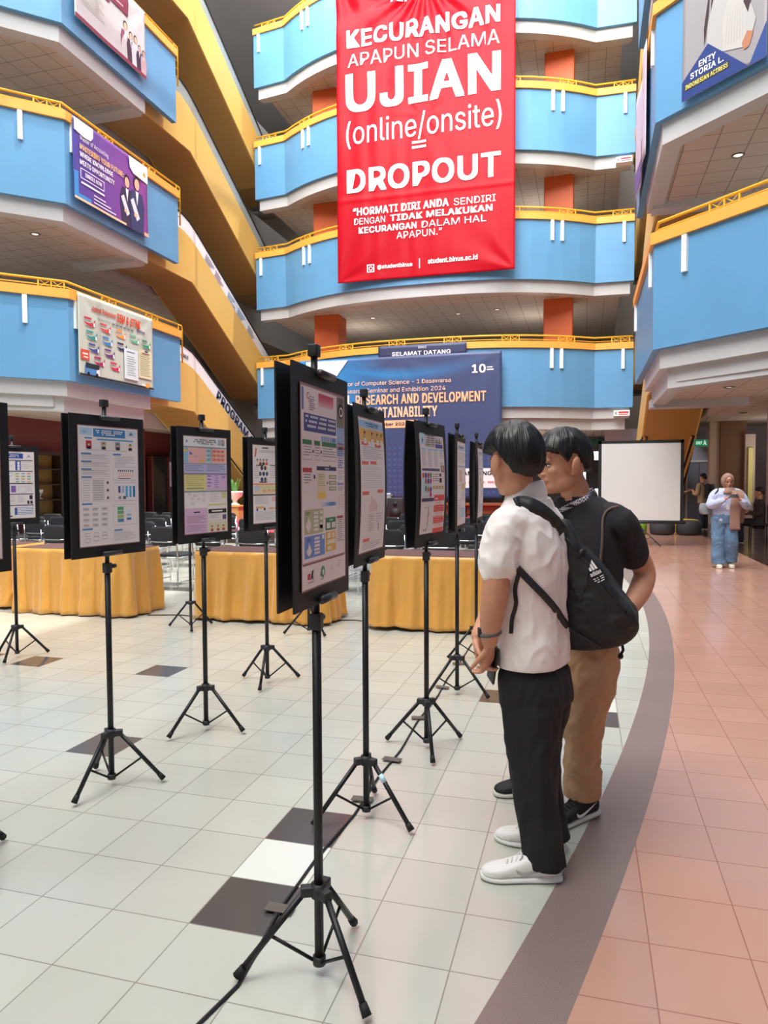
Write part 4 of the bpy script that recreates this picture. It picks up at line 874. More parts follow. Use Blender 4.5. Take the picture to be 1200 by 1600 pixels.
def stand(x, y, yaw, base, label, design, bow=0., group='black tripod poster stands', offs=(0, 0), inner=None, badge=False):
    t = thing('poster_stand', label, 'poster stand', (x, y, 0), 0, group)
    mb = MB(); mb.tube([(0, 0, .035), (0, 0, 1.075)], .0140, POLE, 12); mb.tube([(0, 0, 1.075), (0, 0, 1.885)], .0105, POLE, 10); mb.build('pole', t)
    mb = MB(); mb.rbox((0, 0, 1.885), (.034, .03, .036), .004, PLAST, rz=yaw); mb.build('pole_cap', t)
    mb = MB(); mb.rbox((0, 0, 1.085), (.036, .034, .05), .005, PLAST, rz=yaw); mb.tube([(.018*cos(yaw), .018*sin(yaw), 1.09), (.05*cos(yaw), .05*sin(yaw), 1.09)], .011, PLAST, 8); mb.build('height_collar', t)
    mb = MB(); mb.tube([(0, 0, .245), (0, 0, .285)], .024, PLAST, 14)
    for k in range(3):
        a = radians(base+120*k); mb.rbox((.03*cos(a), .03*sin(a), .265), (.05, .03, .03), .004, PLAST, rz=a)
    mb.build('hub', t)
    mb = MB(); mb.tube([(0, 0, .035), (0, 0, .06)], .02, PLAST, 12); mb.build('lower_collar', t)
    for k in range(3):
        a = radians(base+120*k); d = Vector((cos(a), sin(a), 0))
        A = d*.043+Vector((0, 0, .262)); B = d*.245+Vector((0, 0, .022)); n = (B-A).normalized()
        mb = MB(); mb.tube([A, B], .0105, POLE, 8); leg = mb.build('leg', t)
        mb = MB(); mb.tube([B-n*.03, B+n*.004], [.0125, .015], FOOT, 8, round_end=False); mb.build('rubber_foot', leg)
        if badge and k == badge-1:
            mb = MB(); mb.tube([A+(B-A)*.18, A+(B-A)*.30], .0112, TAGB, 8); mb.build('sticker', leg)['label'] = 'pale blue and white sticker'
        mb = MB(); mb.tube([d*.018+Vector((0, 0, .048)), A+(B-A)*.52], .0055, POLE, 6); mb.build('brace', t)
    R = Matrix.Rotation(yaw, 4, 'Z')
    for s, nm in ((-1, 'board'), (1, 'board')):      # a board on each face of the pole; x runs along the board, -y is its printed side
        mb = MB(); n = 10
        for fr_, thick in ((-1, 0), (1, 0)): pass
        rings = []
        for i in range(n+1):
            v = i/n; b = bow*(1-(2*v-1)**2)
            rings.append([(-BW/2, -b, BH*v), (BW/2, -b, BH*v), (BW/2, -b+.006, BH*v), (-BW/2, -b+.006, BH*v)])
        mb.loft(rings, FRAME, False); bd = mb.build(nm, t)
        bd.matrix_local = R @ Matrix.Translation((0, s*.026 if s < 0 else .026, BZ0)) @ (Matrix.Identity(4) if s < 0 else Matrix.Rotation(pi, 4, 'Z'))
        S = Sheet(.362, .565, bow)
        S.r(-.012, -.008, 1.012, 1.008, '#8f6a68', .4); S.r(0, 0, 1, 1, None, .8)
        (design if s < 0 else d_pale)(S)
        if s < 0 and design is d_front: pass
        po = S.mb.build('poster', bd, fix=False); po.location = (.0, 0, .055)
    for z, nm in ((BZ0+BH-.012, 'clip'), (BZ0+.012, 'clip')):
        for s in (-1, 1):
            mb = MB(); mb.tube([(-.055, s*.038, z), (.055, s*.038, z)], .0125, CLIPM, 10); mb.box((0, s*.019, z), (.03, .03, .018), PLAST)
            c = mb.build(nm, t); c.rotation_euler = (0, 0, yaw)
    if inner:                                        # a paper slip stuck to the back board's inner face
        mb = MB(); mb.box((-.215, .0225, BZ0+.40), (.05, .001, .14), mat('pink_slip', '#d8c0c8', .5)); mb.lines = None
        for q in range(5): mb.box((-.232+q*.008, .0218, BZ0+.40), (.003, .001, .09-.01*(q % 3)), flat('#7a6a74'))
        c = mb.build('paper_slip', t); c.rotation_euler = (0, 0, yaw); c['label'] = 'small pink printed slip'
    return t
def by(deg): return radians(90-deg)                # board direction, measured clockwise from the hall's long axis
# the row the visitors read, from the front backwards
stand(-.77, 1.985, by(0), 83, 'nearest poster stand with large pink-white research poster in the middle foreground', d_front)
stand(-.93, 2.99, by(0), 98, 'poster stand with red-headed poster right behind the nearest one', d_red, .012, badge=3)
stand(-.85, 3.88, by(9), 50, 'poster stand with curled poster of coloured dots and a red block', d_graph, .014)
stand(-.86, 4.93, by(-1), 100, 'edge-on poster stand with pale poster just behind the coloured dots one', d_pale)
stand(-.88, 5.98, by(-2), 85, 'edge-on poster stand nearest the white-shirted visitor', d_pale, .008)
# the second row to the left
stand(-2.25, 2.99, by(11), 25, 'poster stand with blue-headed poster and four small portraits, left foreground', d_blue)
stand(-2.2, 3.82, by(13), 0, 'poster stand with pastel pink, yellow and violet poster', d_pink, inner=True, badge=2)
stand(-2.28, 4.86, by(12), 42, 'poster stand with white and orange poster half hidden by the nearest board', d_orange)
stand(-2.295, 2.15, by(9), 100, 'poster stand cut off by the left edge of the photo, nearest on that side', d_pale)
# the third row by the tables
stand(-4.70, 5.02, by(14), 50, 'poster stand with blue striped panel poster near the left edge', d_panels)
stand(-3.9, 6.5, by(13), 62, 'poster stand whose tripod shows before the middle gold table', d_pale)
stand(-2.62, 6.55, by(4), 90, 'poster stand whose tripod shows between the middle and right gold tables', d_pale)
# cable taped along the floor
CABLE = mat('black_cable', '#1a1a1c', .5); TAPE = mat('grey_tape', '#5b554f', .6)
pts = [(-1.05, 1.55), (-.985, 1.87), (-1.02, 2.25), (-1.02, 2.6), (-.99, 3.0), (-1.0, 3.4), (-.98, 3.8), (-1.0, 4.3), (-.98, 4.8), (-1.0, 5.3), (-.99, 5.9), (-1.0, 6.5)]
mb = MB(); mb.tube([(-1.2, 1.2, .006)]+[(x, y, .006) for x, y in pts], .0055, CABLE, 6); tag(mb.build('floor_cable'), 'thin black cable running along the tiles under the front row of poster stands', 'cable')
for i, (x, y) in enumerate(((-1.02, 2.25), (-1.0, 3.15), (-.99, 3.65), (-1.0, 4.35), (-.99, 5.05), (-.99, 5.75))):
    mb = MB(); mb.box((0, 0, .0125), (.10, .05, .002), TAPE); mb.box((.0, .0, .006), (.02, .05, .011), TAPE)
    o = mb.build('tape_patch'); o.location = (x, y, 0); o.rotation_euler = (0, 0, .4*sin(i*3)); tag(o, f'grey tape patch holding the floor cable, {("nearest", "second", "third", "fourth", "fifth", "farthest")[i]} along the row', 'tape', 'tape patches on the floor cable')
mb = MB(); mb.tube([(-4.75, 7.0, .006), (-4.4, 7.1, .006), (-4.1, 7.05, .006)], .006, CABLE, 6); tag(mb.build('floor_cable'), 'short black cable on the floor in the gap left of the middle gold table', 'cable')
mb = MB(); mb.tube([(-2.75, 7.2, .006), (-2.4, 7.3, .006), (-2.1, 7.25, .006)], .006, CABLE, 6); tag(mb.build('floor_cable'), 'short black cable on the floor in the gap right of the middle gold table', 'cable')
# ------------------------------------------------------------------ tables, chairs, stage
GOLD = mat('gold_satin_cloth', '#d49a44', .36, spec=.5, sheen=.3, bump=(11, .5, .02))
MTOP = mat('dark_maroon_cloth', '#5f403f', .7)
SEATF = mat('black_fabric', '#222329', .8, bump=(90, .2, .002))
CHROME = mat('chrome_tube', '#d0d2d6', .15, 1.)
def skirt_table(x0, x1, y0, y1, label, seed, skew=0.):
    t = thing('skirted_table', label, 'table', ((x0+x1)/2, (y0+y1)/2, 0), skew, 'gold skirted tables')
    hx, hy = (x1-x0)/2, (y1-y0)/2
    mb = MB(); mb.box((0, 0, .735), (2*hx, 2*hy, .03), DWOOD); mb.build('table_board', t)
    for sx in (-1, 1):
        for sy in (-1, 1):
            mb = MB(); mb.tube([(sx*(hx-.08), sy*(hy-.08), .0), (sx*(hx-.08), sy*(hy-.08), .72)], .016, STEEL, 8); mb.build('leg', t)
    per = [(-hx, -hy), (hx, -hy), (hx, hy), (-hx, hy)]; pts = []
    for i in range(4):
        a = Vector(per[i]); b = Vector(per[(i+1) % 4]); L = (b-a).length; n = max(2, int(L/.014)); d = (b-a)/L; nr = Vector((d.y, -d.x))
        for k in range(n): pts.append((a+d*L*k/n, nr, i*7+L*k/n))
    rings = []; N = 15
    for j in range(N+1):
        v = j/N; z = .752*(1-v)+.012*v; ring = []
        for p, nr, s in pts:
            ph = s*21+2.2*noise.noise(Vector((s*1.7, seed, v*.25))); amp = .0012+.034*min(1, v*2.2)*(.55+.6*noise.noise(Vector((s*2.3, seed+4, .2)))+.25)
            o = .012+amp*(sin(ph)+.45*sin(2.3*ph+1))+.075*v*v*(.6+.7*noise.noise(Vector((s*1.1, seed+9, 0))))+.014*noise.noise(Vector((s*7, v*6, seed)))*v
            zz = z+(.035*noise.noise(Vector((s*2.1, seed+2, 3)))+.012)*(v > .99)
            q = p+nr*max(.006, o); ring.append((q.x, q.y, max(.006, zz)))
        rings.append(ring)
    mb = MB(); mb.loft(rings, GOLD, True, cap=False); c = mb.build('table_skirt', t, fix=False); so_ = c.modifiers.new('thick', 'SOLIDIFY'); so_.thickness = .004
    mb = MB(); nx, ny = 30, 12; vs = []
    for j in range(ny+1):
        for i in range(nx+1):
            vs.append((-hx*1.004+2*hx*1.004*i/nx, -hy*.985+2*hy*.985*j/ny, .7545+.004*noise.noise(Vector((i*.4, j*.5, seed)))))
    mb.add(vs, [(j*(nx+1)+i, j*(nx+1)+i+1, (j+1)*(nx+1)+i+1, (j+1)*(nx+1)+i) for j in range(ny) for i in range(nx)], MTOP, True)
    c = mb.build('top_cloth', t, fix=False); c['label'] = 'dark maroon top cloth'; so_ = c.modifiers.new('thick', 'SOLIDIFY'); so_.thickness = .004
skirt_table(-6.36, -4.86, 6.82, 7.40, 'gold skirted table with maroon top behind the blue-headed poster stand', 1.7)
skirt_table(-4.1, -2.62, 6.95, 7.56, 'gold skirted table with maroon top in the middle', 4.1)
skirt_table(-2.08, -.58, 6.95, 7.60, 'gold skirted table with maroon top beside the white-shirted visitor', 8.3)
skirt_table(-8.12, -6.62, 6.95, 7.55, 'gold skirted table at the left edge of the photo', 6.2)

def chair_proto():
    t = thing('stacking_chair', 'x', 'chair', (0, 0, 0), 0)           # the sitter faces +y
    mb = MB()
    bm_r = []
    for j in range(9):
        y = -.22+.44*j/8; k = 1-.12*(abs(j-4)/4)**3
        bm_r.append([Vector((.225*k*(1 if abs(c := cos(a)) < 1e-9 else c/abs(c))*abs(c)**.45, y, .45+.026*(1 if (s_ := sin(a)) >= 0 else -1)*abs(s_)**.6-.01*(1-(y/.22)**2))) for a in [2*pi*q/16 for q in range(16)]])
    mb.loft(bm_r, SEATF); mb.build('seat', t)
    mb = MB(); rr = []
    for j in range(10):
        z = .60+.27*j/9; w = .225-.05*max(0, (j-6.5)/2.5)**2-.02*max(0, (1.5-j)/1.5); yb = -.225-.09*(z-.45)
        rr.append([Vector((w*(1 if c >= 0 else -1)*abs(c)**.4, yb+.018*s_-.03*(1-(c)**2)+.02, z)) for c, s_ in [(cos(2*pi*q/16), sin(2*pi*q/16)) for q in range(16)]])
    mb.loft(rr, SEATF); mb.build('backrest', t)
    for s in (-1, 1):
        mb = MB(); mb.tube([(s*.235, -.275, .80), (s*.24, -.245, .50), (s*.24, -.235, .43), (s*.245, -.25, .02)], .0095, CHROME, 8); mb.build('rear_leg', t)
        mb = MB(); mb.tube([(s*.24, -.235, .425), (s*.24, .20, .425), (s*.245, .225, .40), (s*.245, .24, .02)], .0095, CHROME, 8); mb.build('front_leg', t)
        mb = MB(); mb.tube([(s*.245, -.247, .08), (s*.245, .237, .08)], .008, CHROME, 6); mb.build('side_rail', t)
    mb = MB(); mb.tube([(-.24, -.24, .43), (.24, -.24, .43)], .0085, CHROME, 6); mb.build('cross_rail', t)
    mb = MB(); mb.tube([(-.24, -.278, .66), (-.1, -.305, .655), (.1, -.305, .655), (.24, -.278, .66)], .0075, CHROME, 6); mb.build('back_rail', t)
    return t
proto = chair_proto(); first = True
ORD = ['first', 'second', 'third', 'fourth', 'fifth', 'sixth', 'seventh', 'eighth', 'ninth', 'tenth', 'eleventh', 'twelfth', 'thirteenth', 'fourteenth', 'fifteenth', 'sixteenth']
ROWN = ['row nearest the gold tables', 'second row from the gold tables', 'third row from the gold tables', 'fourth row from the gold tables', 'row nearest the stage']
for r, y in enumerate((9.25, 10.35, 11.45, 12.55, 13.65)):
    x = -11.0+.15*r; k = 0
    while x < -1.2:
        if not (-6.55 < x < -6.0) and not (r == 0 and -9.0 < x < -7.9):
            c = proto if first else copy_tree(proto); first = False
            c.location = (x+.03*sin(k*5+r), y+.05*sin(k*3+r*2), 0); c.rotation_euler = (0, 0, .09*sin(k*7+r*3))
            c['label'] = f'black padded chrome chair, {ORD[k]} from the left in the {ROWN[r]}'; c['group'] = 'rows of black audience chairs'; k += 1
        x += .64 if k % 4 else .70
# stage and what stands on it
RED = mat('red_carpet', '#b83a48', .85, bump=(200, .3, .003))
t = thing('stage', 'low stage with red carpet in front of the navy backdrop', 'stage', (-6.6, 20.4, 0))
mb = MB(); mb.box((0, 0, .14), (9.0, 9.0, .27), DWOOD); mb.build('platform', t)
mb = MB(); mb.box((0, 0, .2825), (9.0, 9.0, .012), RED); mb.build('carpet', t)
t = thing('wooden_bench', 'long brown wooden bench at the right back of the red stage', 'bench', (-3.7, 23.9, .29))
mb = MB(); mb.box((0, 0, .44), (2.8, .5, .07), MWOOD); mb.build('bench_top', t)
mb = MB(); mb.box((0, .0, .26), (2.7, .06, .3), MWOOD); mb.build('front_panel', t)
for s in (-1.3, -.2, 1.3):
    mb = MB(); mb.box((s, 0, .2), (.1, .4, .4), DWOOD); mb.build('leg', t)
LEATH = mat('black_leather', '#1d1e22', .4); SILV = mat('silver_sheet', '#8f959c', .3, .35, bump=(9, .6, .03))
for i, (x, lab) in enumerate(((-7.35, 'black armchair with silver-grey sheet on stage, left one'), (-6.2, 'black armchair with silver-grey sheet on stage, right one'))):
    t = thing('armchair', lab, 'armchair', (x, 21.2, .29), .12-.2*i, 'armchairs on the stage')
    mb = MB(); mb.rbox((0, 0, .19), (.9, .8, .38), .05, LEATH); mb.build('seat', t)
    mb = MB(); mb.rbox((0, .32, .5), (.9, .2, .62), .06, LEATH); mb.build('backrest', t)
    for s in (-1, 1):
        mb = MB(); mb.rbox((s*.42, 0, .34), (.16, .8, .36), .05, LEATH); mb.build('armrest', t)
    mb = MB(); mb.rbox((.08, .22, .62), (.62, .1, .46), .04, SILV); mb.build('sheet', t)
t = thing('speaker_box', 'black speaker box standing on stage beside the armchairs', 'speaker', (-5.4, 20.6, .29))
mb = MB(); mb.rbox((0, 0, .36), (.5, .45, .72), .02, PLAST); mb.build('cabinet', t)
mb = MB(); mb.tube([(0, -.226, .26), (0, -.24, .26)], .17, FOOT, 20); mb.tube([(0, -.226, .55), (0, -.24, .55)], .07, FOOT, 16); mb.build('grille', t)
# white urn with a plant on its wooden pedestal
t = thing('pedestal', 'light wooden pedestal under the white urn left of the stage', 'pedestal', (-11.45, 22.0, 0))
mb = MB(); mb.rbox((0, 0, .33), (.5, .5, .66), .015, LWOOD, seg=2, smooth=False); mb.build('body', t); mb = MB(); mb.rbox((0, 0, .69), (.6, .6, .06), .015, LWOOD, seg=2, smooth=False); mb.build('top', t)
t = thing('planter_urn', 'white urn with upright green leaves on the wooden pedestal', 'urn', (-11.45, 22.0, .72))
mb = MB(); mb.lathe([(.16, 0), (.17, .03), (.09, .07), (.07, .14), (.11, .2), (.24, .3), (.28, .42), (.30, .46), (.25, .47), (.2, .4)], (0, 0, 0), WHITE); mb.build('urn', t)
LEAF = mat('green_leaf', '#5f9a4a', .5); mb = MB()
for q in range(11):
    a = q*2.4; tip = Vector((.22*cos(a), .22*sin(a), .86+.1*sin(q*3))); base = Vector((.05*cos(a), .05*sin(a), .42))
    mb.ribbon([base, base.lerp(tip, .4)+Vector((0, 0, .05)), base.lerp(tip, .75)+Vector((0, 0, .04)), tip], Vector((-sin(a), cos(a), 0)), [.03, .06, .045, .006], .004, LEAF)
mb.build('leaves', t)
t = thing('flower_stand', 'small dark stand with white and green flowers beside the pedestal', 'flowers', (-12.05, 22.2, 0))
mb = MB(); mb.lathe([(.16, 0), (.12, .05), (.1, .4), (.16, .44)], (0, 0, 0), PLAST); mb.build('pot', t); mb = MB()
for q in range(16): mb.ball((.16*cos(q*2.4), .16*sin(q*2.4), .5+.03*q), .07, WHITE if q % 2 else LEAF, 8)
mb.build('blossoms', t)
# showcase with trophies on the maroon wall
GOLDB = mat('golden_panel', '#8a7038', .6); SILVER = mat('silver_trophy', '#c8c8c4', .25, .8)
def showcase(y, lab):
    t = thing('showcase', lab, 'showcase', (-16.0, y, .5), 0, 'showcases on the maroon wall')
    mb = MB(); mb.box((-.16, 0, .95), (.03, 2.6, 1.9), GOLDB); mb.build('back_panel', t)
    mb = MB()
    for yy in (-1.3, 0, 1.3): mb.box((0, yy, .95), (.36, .08, 1.9), DWOOD)
    for z in (0, 1.9): mb.box((0, 0, z), (.36, 2.68, .08), DWOOD)
    mb.build('frame', t)
    for z in (.48, .95, 1.42):
        mb = MB(); mb.box((0, 0, z), (.32, 2.56, .035), DWOOD); mb.build('shelf', t)
for i, y in enumerate((14.6, 17.6, 20.6)): showcase(y, f'dark wooden showcase with golden back on the maroon wall, {("nearest", "middle", "farthest")[i]}')
for i, (y, z, h) in enumerate(((17.1, 1.47, .26), (17.15, .56, .40), (16.6, 1.0, .3), (18.1, 1.0, .32), (20.2, .56, .36))):
    o = thing('trophy', f'silver trophy cup in the {"farthest" if y > 19 else "middle"} showcase, {("upper shelf", "bottom shelf", "left on the middle shelf", "right on the middle shelf", "bottom shelf")[i]}', 'trophy', (-15.95, y, z), 0, 'trophies')
    mb = MB(); mb.lathe([(.09, 0), (.09, .03), (.03, .06), (.025, h*.45), (.08, h*.6), (.10, h*.85), (.11, h), (.08, h*.97)], (0, 0, 0), SILVER, 16); mb.build('cup', o)
    mb = MB(); mb.box((0, 0, -.0), (.15, .15, .04), DWOOD); mb.build('base', o)
# dark glass doors under the left balconies
GL2 = mat('dark_glass', '#2b2c30', .08, spec=.6)
mb = MB(); mb.box((-15.9, 25.4, 1.25), (.12, 3.4, 2.5), GL2)
for y in (23.7, 24.85, 26.0, 27.1): mb.box((-15.85, y, 1.25), (.2, .1, 2.5), MAROON)
struct(mb.build('door_1'))
mb = MB(); mb.box((-15.8, 22.6, 1.73), (.5, .7, 3.46), MAROON); struct(mb.build('wall_pier_left'))
# ------------------------------------------------------------------ right-hand corridor, screen and poufs
SCRM = mat('screen_fabric', '#cfcecd', .75); 
t = thing('projection_screen', 'white portable projection screen with black border on a tripod', 'projection screen', (1.2, 17.3, 0))
mb = MB(); mb.box((0, 0, 1.46), (1.70, .006, 1.76), SCRM); mb.build('screen_fabric', t)
mb = MB()
for s in (-1, 1): mb.box((s*.885, 0, 1.46), (.07, .01, 1.90), BLACK)
mb.box((0, 0, 2.375), (1.84, .01, .07), BLACK); mb.box((0, 0, .575), (1.84, .012, .03), BLACK); mb.build('border', t)
mb = MB(); mb.tube([(-.97, .0, .545), (.97, .0, .545)], .035, PLAST, 12); mb.build('case', t)
mb = MB(); mb.tube([(0, .06, .05), (0, .06, 2.45)], .015, STEEL, 8); mb.tube([(0, .06, 2.43), (0, 0, 2.41)], .015, PLAST, 8); mb.build('pole', t)
for k in range(3):
    a = radians(-30+120*k); mb = MB(); mb.tube([(.03*cos(a), .06+.03*sin(a), .42), (.5*cos(a), .06+.5*sin(a), .015)], .013, PLAST, 8); mb.build('leg', t)
    mb = MB(); mb.tube([(0, .06, .1), (.26*cos(a), .06+.26*sin(a), .2)], .008, PLAST, 6); mb.build('brace', t)
GRN = mat('green_upholstery', '#7fb83a', .6); DGR = mat('dark_grey_upholstery', '#3c3c42', .7); YLW = mat('yellow_upholstery', '#d8b83a', .6)
for x, y, m, lab in ((.62, 21.3, GRN, 'bright green round pouf seen behind the black-shirted visitor'), (1.32, 21.1, GRN, 'bright green round pouf under the projection screen, left one showing'), (2.05, 21.1, DGR, 'dark grey round pouf under the right half of the projection screen'), (2.73, 21.1, DGR, 'dark grey round pouf just right of the projection screen'), (2.76, 21.72, YLW, 'yellow round pouf at the right end of the pouf row')):
    t = thing('pouf', lab, 'pouf', (x, y, 0), 0, 'round poufs')
    mb = MB(); mb.lathe([(.02, 0.02), (.29, .02), (.325, .06), (.335, .2), (.325, .34), (.29, .385), (.2, .4), (.02, .402)], (0, 0, 0), m, 28); mb.build('cushion', t)
    mb = MB(); mb.lathe([(.2, 0), (.22, 0), (.22, .03), (.2, .03)], (0, 0, 0), BLACK, 16); mb.build('base', t)
# corridor end: door, wood panel, glass doors, pinkish pier
mb = MB(); mb.box((4.05, 28.8, 1.1), (.8, .06, 2.2), mat('blue_grey_door', '#8f93a6', .5)); mb.box((4.05, 28.76, 1.1), (.02, .02, 2.1), DARKW); mb.box((4.05, 28.77, 2.2), (.92, .06, .07), WHITE)
for s in (-1, 1): mb.box((4.05+s*.43, 28.77, 1.1), (.07, .06, 2.2), WHITE)
mb.tube([(4.2, 28.72, 1.0), (4.2, 28.72, 1.25)], .02, STEEL, 6); struct(mb.build('door_2'))
mb = MB(); mb.box((4.72, 26.25, 1.73), (.8, .25, 3.46), WOOD); struct(mb.build('wall_wood_panel'))
mb = MB(); mb.box((4.16, 26.4, 1.73), (.3, .4, 3.46), BEIGE); struct(mb.build('wall_pier_right'))
mb = MB(); mb.box((6.9, 26.3, 1.2), (2.2, .04, 2.4), mat('corridor_glass', '#9fb0a0', .05, alpha=.35))
for x in (5.8, 6.9, 8.0): mb.box((x, 26.25, 1.2), (.07, .08, 2.4), STEEL)
mb.box((6.9, 26.25, 2.42), (2.3, .08, .07), STEEL); mb.box((6.9, 26.22, 1.75), (2.2, .02, .16), mat('green_film', '#5f8f7a', .4)); mb.tube([(6.7, 26.15, .8), (6.7, 26.15, 1.5)], .02, STEEL, 6); struct(mb.build('door_3'))
t = thing('light_strip', 'tall yellow-lit wall strip beside the glass doors', 'lamp', (5.2, 25.9, .75))
mb = MB(); mb.box((0, 0, .9), (.13, .06, 1.8), mat('lit_strip', '#cfc37a', .4, emit='#e0d27a', es=.28)); mb.build('lens', t); mb = MB(); mb.box((0, .04, .9), (.14, .04, 1.84), STEEL); mb.build('housing', t)
mb = MB(); mb.box((5.2, 26.05, 1.5), (.3, .2, 3.0), BEIGE); struct(mb.build('trim_strip_post'))
mb = MB(); mb.box((4.85, 21.0, 1.73), (.4, .45, 3.46), mat('pinkish_pier', '#b7a3a6', .6)); struct(mb.build('wall_pier_corridor'))
t = thing('exit_sign', 'green lit exit sign hanging from the corridor ceiling', 'sign', (3.42, 24.0, 2.52))
mb = MB(); mb.box((0, 0, .12), (.40, .06, .22), mat('exit_green', '#2f8f6a', .4, emit='#2fae7a', es=.35)); mb.build('panel', t)
mb = MB(); fr = ((-.2, -.034, .01), (1, 0, 0), (0, 0, 1)); lit = mat('exit_white', '#e8fff0', .4, emit='#d8ffe8', es=.9)
put_text(mb, 'EXIT', fr, .06, .07, .17, .09, lit, .0, True); put_poly(mb, fr, ell(.305, .175, .018, .02), lit); put_poly(mb, fr, [(.27, .14), (.33, .15), (.34, .10), (.36, .05), (.335, .05), (.31, .09), (.27, .05), (.25, .06), (.285, .1)], lit); mb.build('pictogram', t, fix=False)
mb = MB()
for s in (-.15, .15): mb.tube([(s, 0, .23), (s, 0, .96)], .006, STEEL, 6)
mb.build('hanger', t)
t = thing('exit_sign', 'dark green exit sign over the bright doorway behind the visitors', 'sign', (.30, 30.4, 2.95))
mb = MB(); mb.box((0, 0, .12), (.8, .08, .24), mat('exit_dark_green', '#1f5f4a', .4)); mb.build('panel', t); mb = MB(); mb.tube([(0, 0, .24), (0, 0, .53)], .01, STEEL, 6); mb.build('hanger', t)
# bright doorway at the far side with a dark display in front
mb = MB(); mb.box((.30, 30.9, 1.4), (1.0, .04, 2.6), mat('daylit_doorway', '#ffffff', .5, emit='#f4fbff', es=1.6))
for s in (-1, 1): mb.box((.30+s*.53, 30.85, 1.4), (.08, .12, 2.7), mat('teal_frame', '#3f7a80', .5))
struct(mb.build('window_1'))
t = thing('display_panel', 'dark upright display in front of the bright far doorway', 'display', (.32, 30.3, 0))
mb = MB(); mb.box((0, 0, 1.75), (.62, .08, 1.15), PLAST); mb.build('screen', t); mb = MB(); mb.box((0, 0, .6), (.08, .06, 1.2), PLAST); mb.box((0, 0, .03), (.5, .4, .05), PLAST); mb.build('stand', t)
# cafe furniture deep in the corridor
for i, (x, y, a) in enumerate(((3.93, 18.55, YAW+1.2), (4.75, 17.6, 2.2))):
    t = thing('side_chair', ('dark chair under the seated person in the dim corridor', 'dark chair at the right edge of the corridor')[i], 'chair', (x, y, 0), a)
    mb = MB(); mb.rbox((0, 0, .45), (.42, .42, .05), .02, DWOOD); mb.build('seat', t); mb = MB(); mb.rbox((0, -.2, .70), (.42, .04, .42), .015, DWOOD); mb.build('backrest', t)
    for sx in (-1, 1):
        for sy in (-1, 1):
            mb = MB(); mb.tube([(sx*.19, sy*.19, 0), (sx*.18, sy*.18, .44)], .014, PLAST, 6); mb.build('leg', t)
t = thing('round_table', 'small dark table in the dim corridor', 'table', (3.3, 18.2, 0))
mb = MB(); mb.lathe([(.02, .70), (.38, .70), (.38, .73), (.02, .735)], (0, 0, 0), DWOOD); mb.build('table_top', t); mb = MB(); mb.tube([(0, 0, .03), (0, 0, .71)], .03, PLAST, 10); mb.lathe([(.02, 0), (.25, 0), (.2, .03), (.02, .04)], (0, 0, 0), PLAST); mb.build('pedestal_leg', t)
# small yellow and white ornament hung under the far balcony
t = thing('hanging_ornament', 'small yellow and white ornament hanging under the far lowest balcony, seen between the two heads', 'ornament', (-1.39, 26.64, 3.09))
mb = MB(); mb.ball((0, 0, 0), (.17, .17, .15), mat('yellow_paper', '#e8c22a', .6), 14); mb.build('bud', t); mb = MB()
for q in range(7): mb.ball((.18+.07*q, .05*sin(q), .07+.03*sin(q*.7)), (.10, .06, .04), WHITE, 8)
mb.build('petals', t); mb = MB(); mb.tube([(0, 0, .1), (0, 0, .37)], .006, BLACK, 4); mb.build('thread', t)
# round downlights in the soffits
DL = mat('downlight_lens', '#fff4e0', .4, emit='#fff0d8', es=2.0)
def downlight(x, y, z, lab):
    t = thing('downlight', lab, 'ceiling light', (x, y, z), 0, 'round downlights in the soffits')
    mb = MB(); mb.lathe([(.11, 0), (.13, -.012), (.10, -.02), (.09, 0)], (0, 0, 0), STEEL, 18); mb.build('ring', t); mb = MB(); mb.lathe([(.001, -.004), (.09, -.004), (.09, .0), (.001, .0)], (0, 0, 0), DL, 18); mb.build('lens', t)
LAMPS = []
for i, (x, y) in enumerate(((2.9, 16.6), (3.4, 19.6), (4.4, 23.0))):
    downlight(x, y, 3.46, f'round downlight in the right lowest soffit, {("nearest", "middle", "farthest")[i]}')
downlight(3.0, 16.6, 3.78+LV, 'round downlight in the right second soffit'); downlight(-14.4, 16.4, 3.78+LV, 'round downlight in the left second soffit')
for i, (x, y) in enumerate(((-8.5, 28.6), (-5.0, 28.9), (-3.4, 28.6))): downlight(x, y, 3.78+LV, f'round downlight in the far second soffit, {("left", "middle", "right")[i]} one')
# unseen point lights added to brighten the galleries behind the balconies
def gallery_fill(x, y, z, p):
    l = bpy.data.lights.new('gallery_fill', 'POINT'); l.energy = p; l.shadow_soft_size = .5; l.color = (1, .93, .84)
    o = bpy.data.objects.new('gallery_fill', l); COL.objects.link(o); o.location = (x, y, z)
for k in range(5):
    zz = 2.2 if k == 0 else 5.09+(k-1)*LV+1.9
    p = 90 if k else 60
    for x, y in ((-18.5, 16), (-18.5, 25), (5.5, 17), (6.0, 25), (-9.5, 30), (-2.0, 30)):
        gallery_fill(x, y, zz, p)
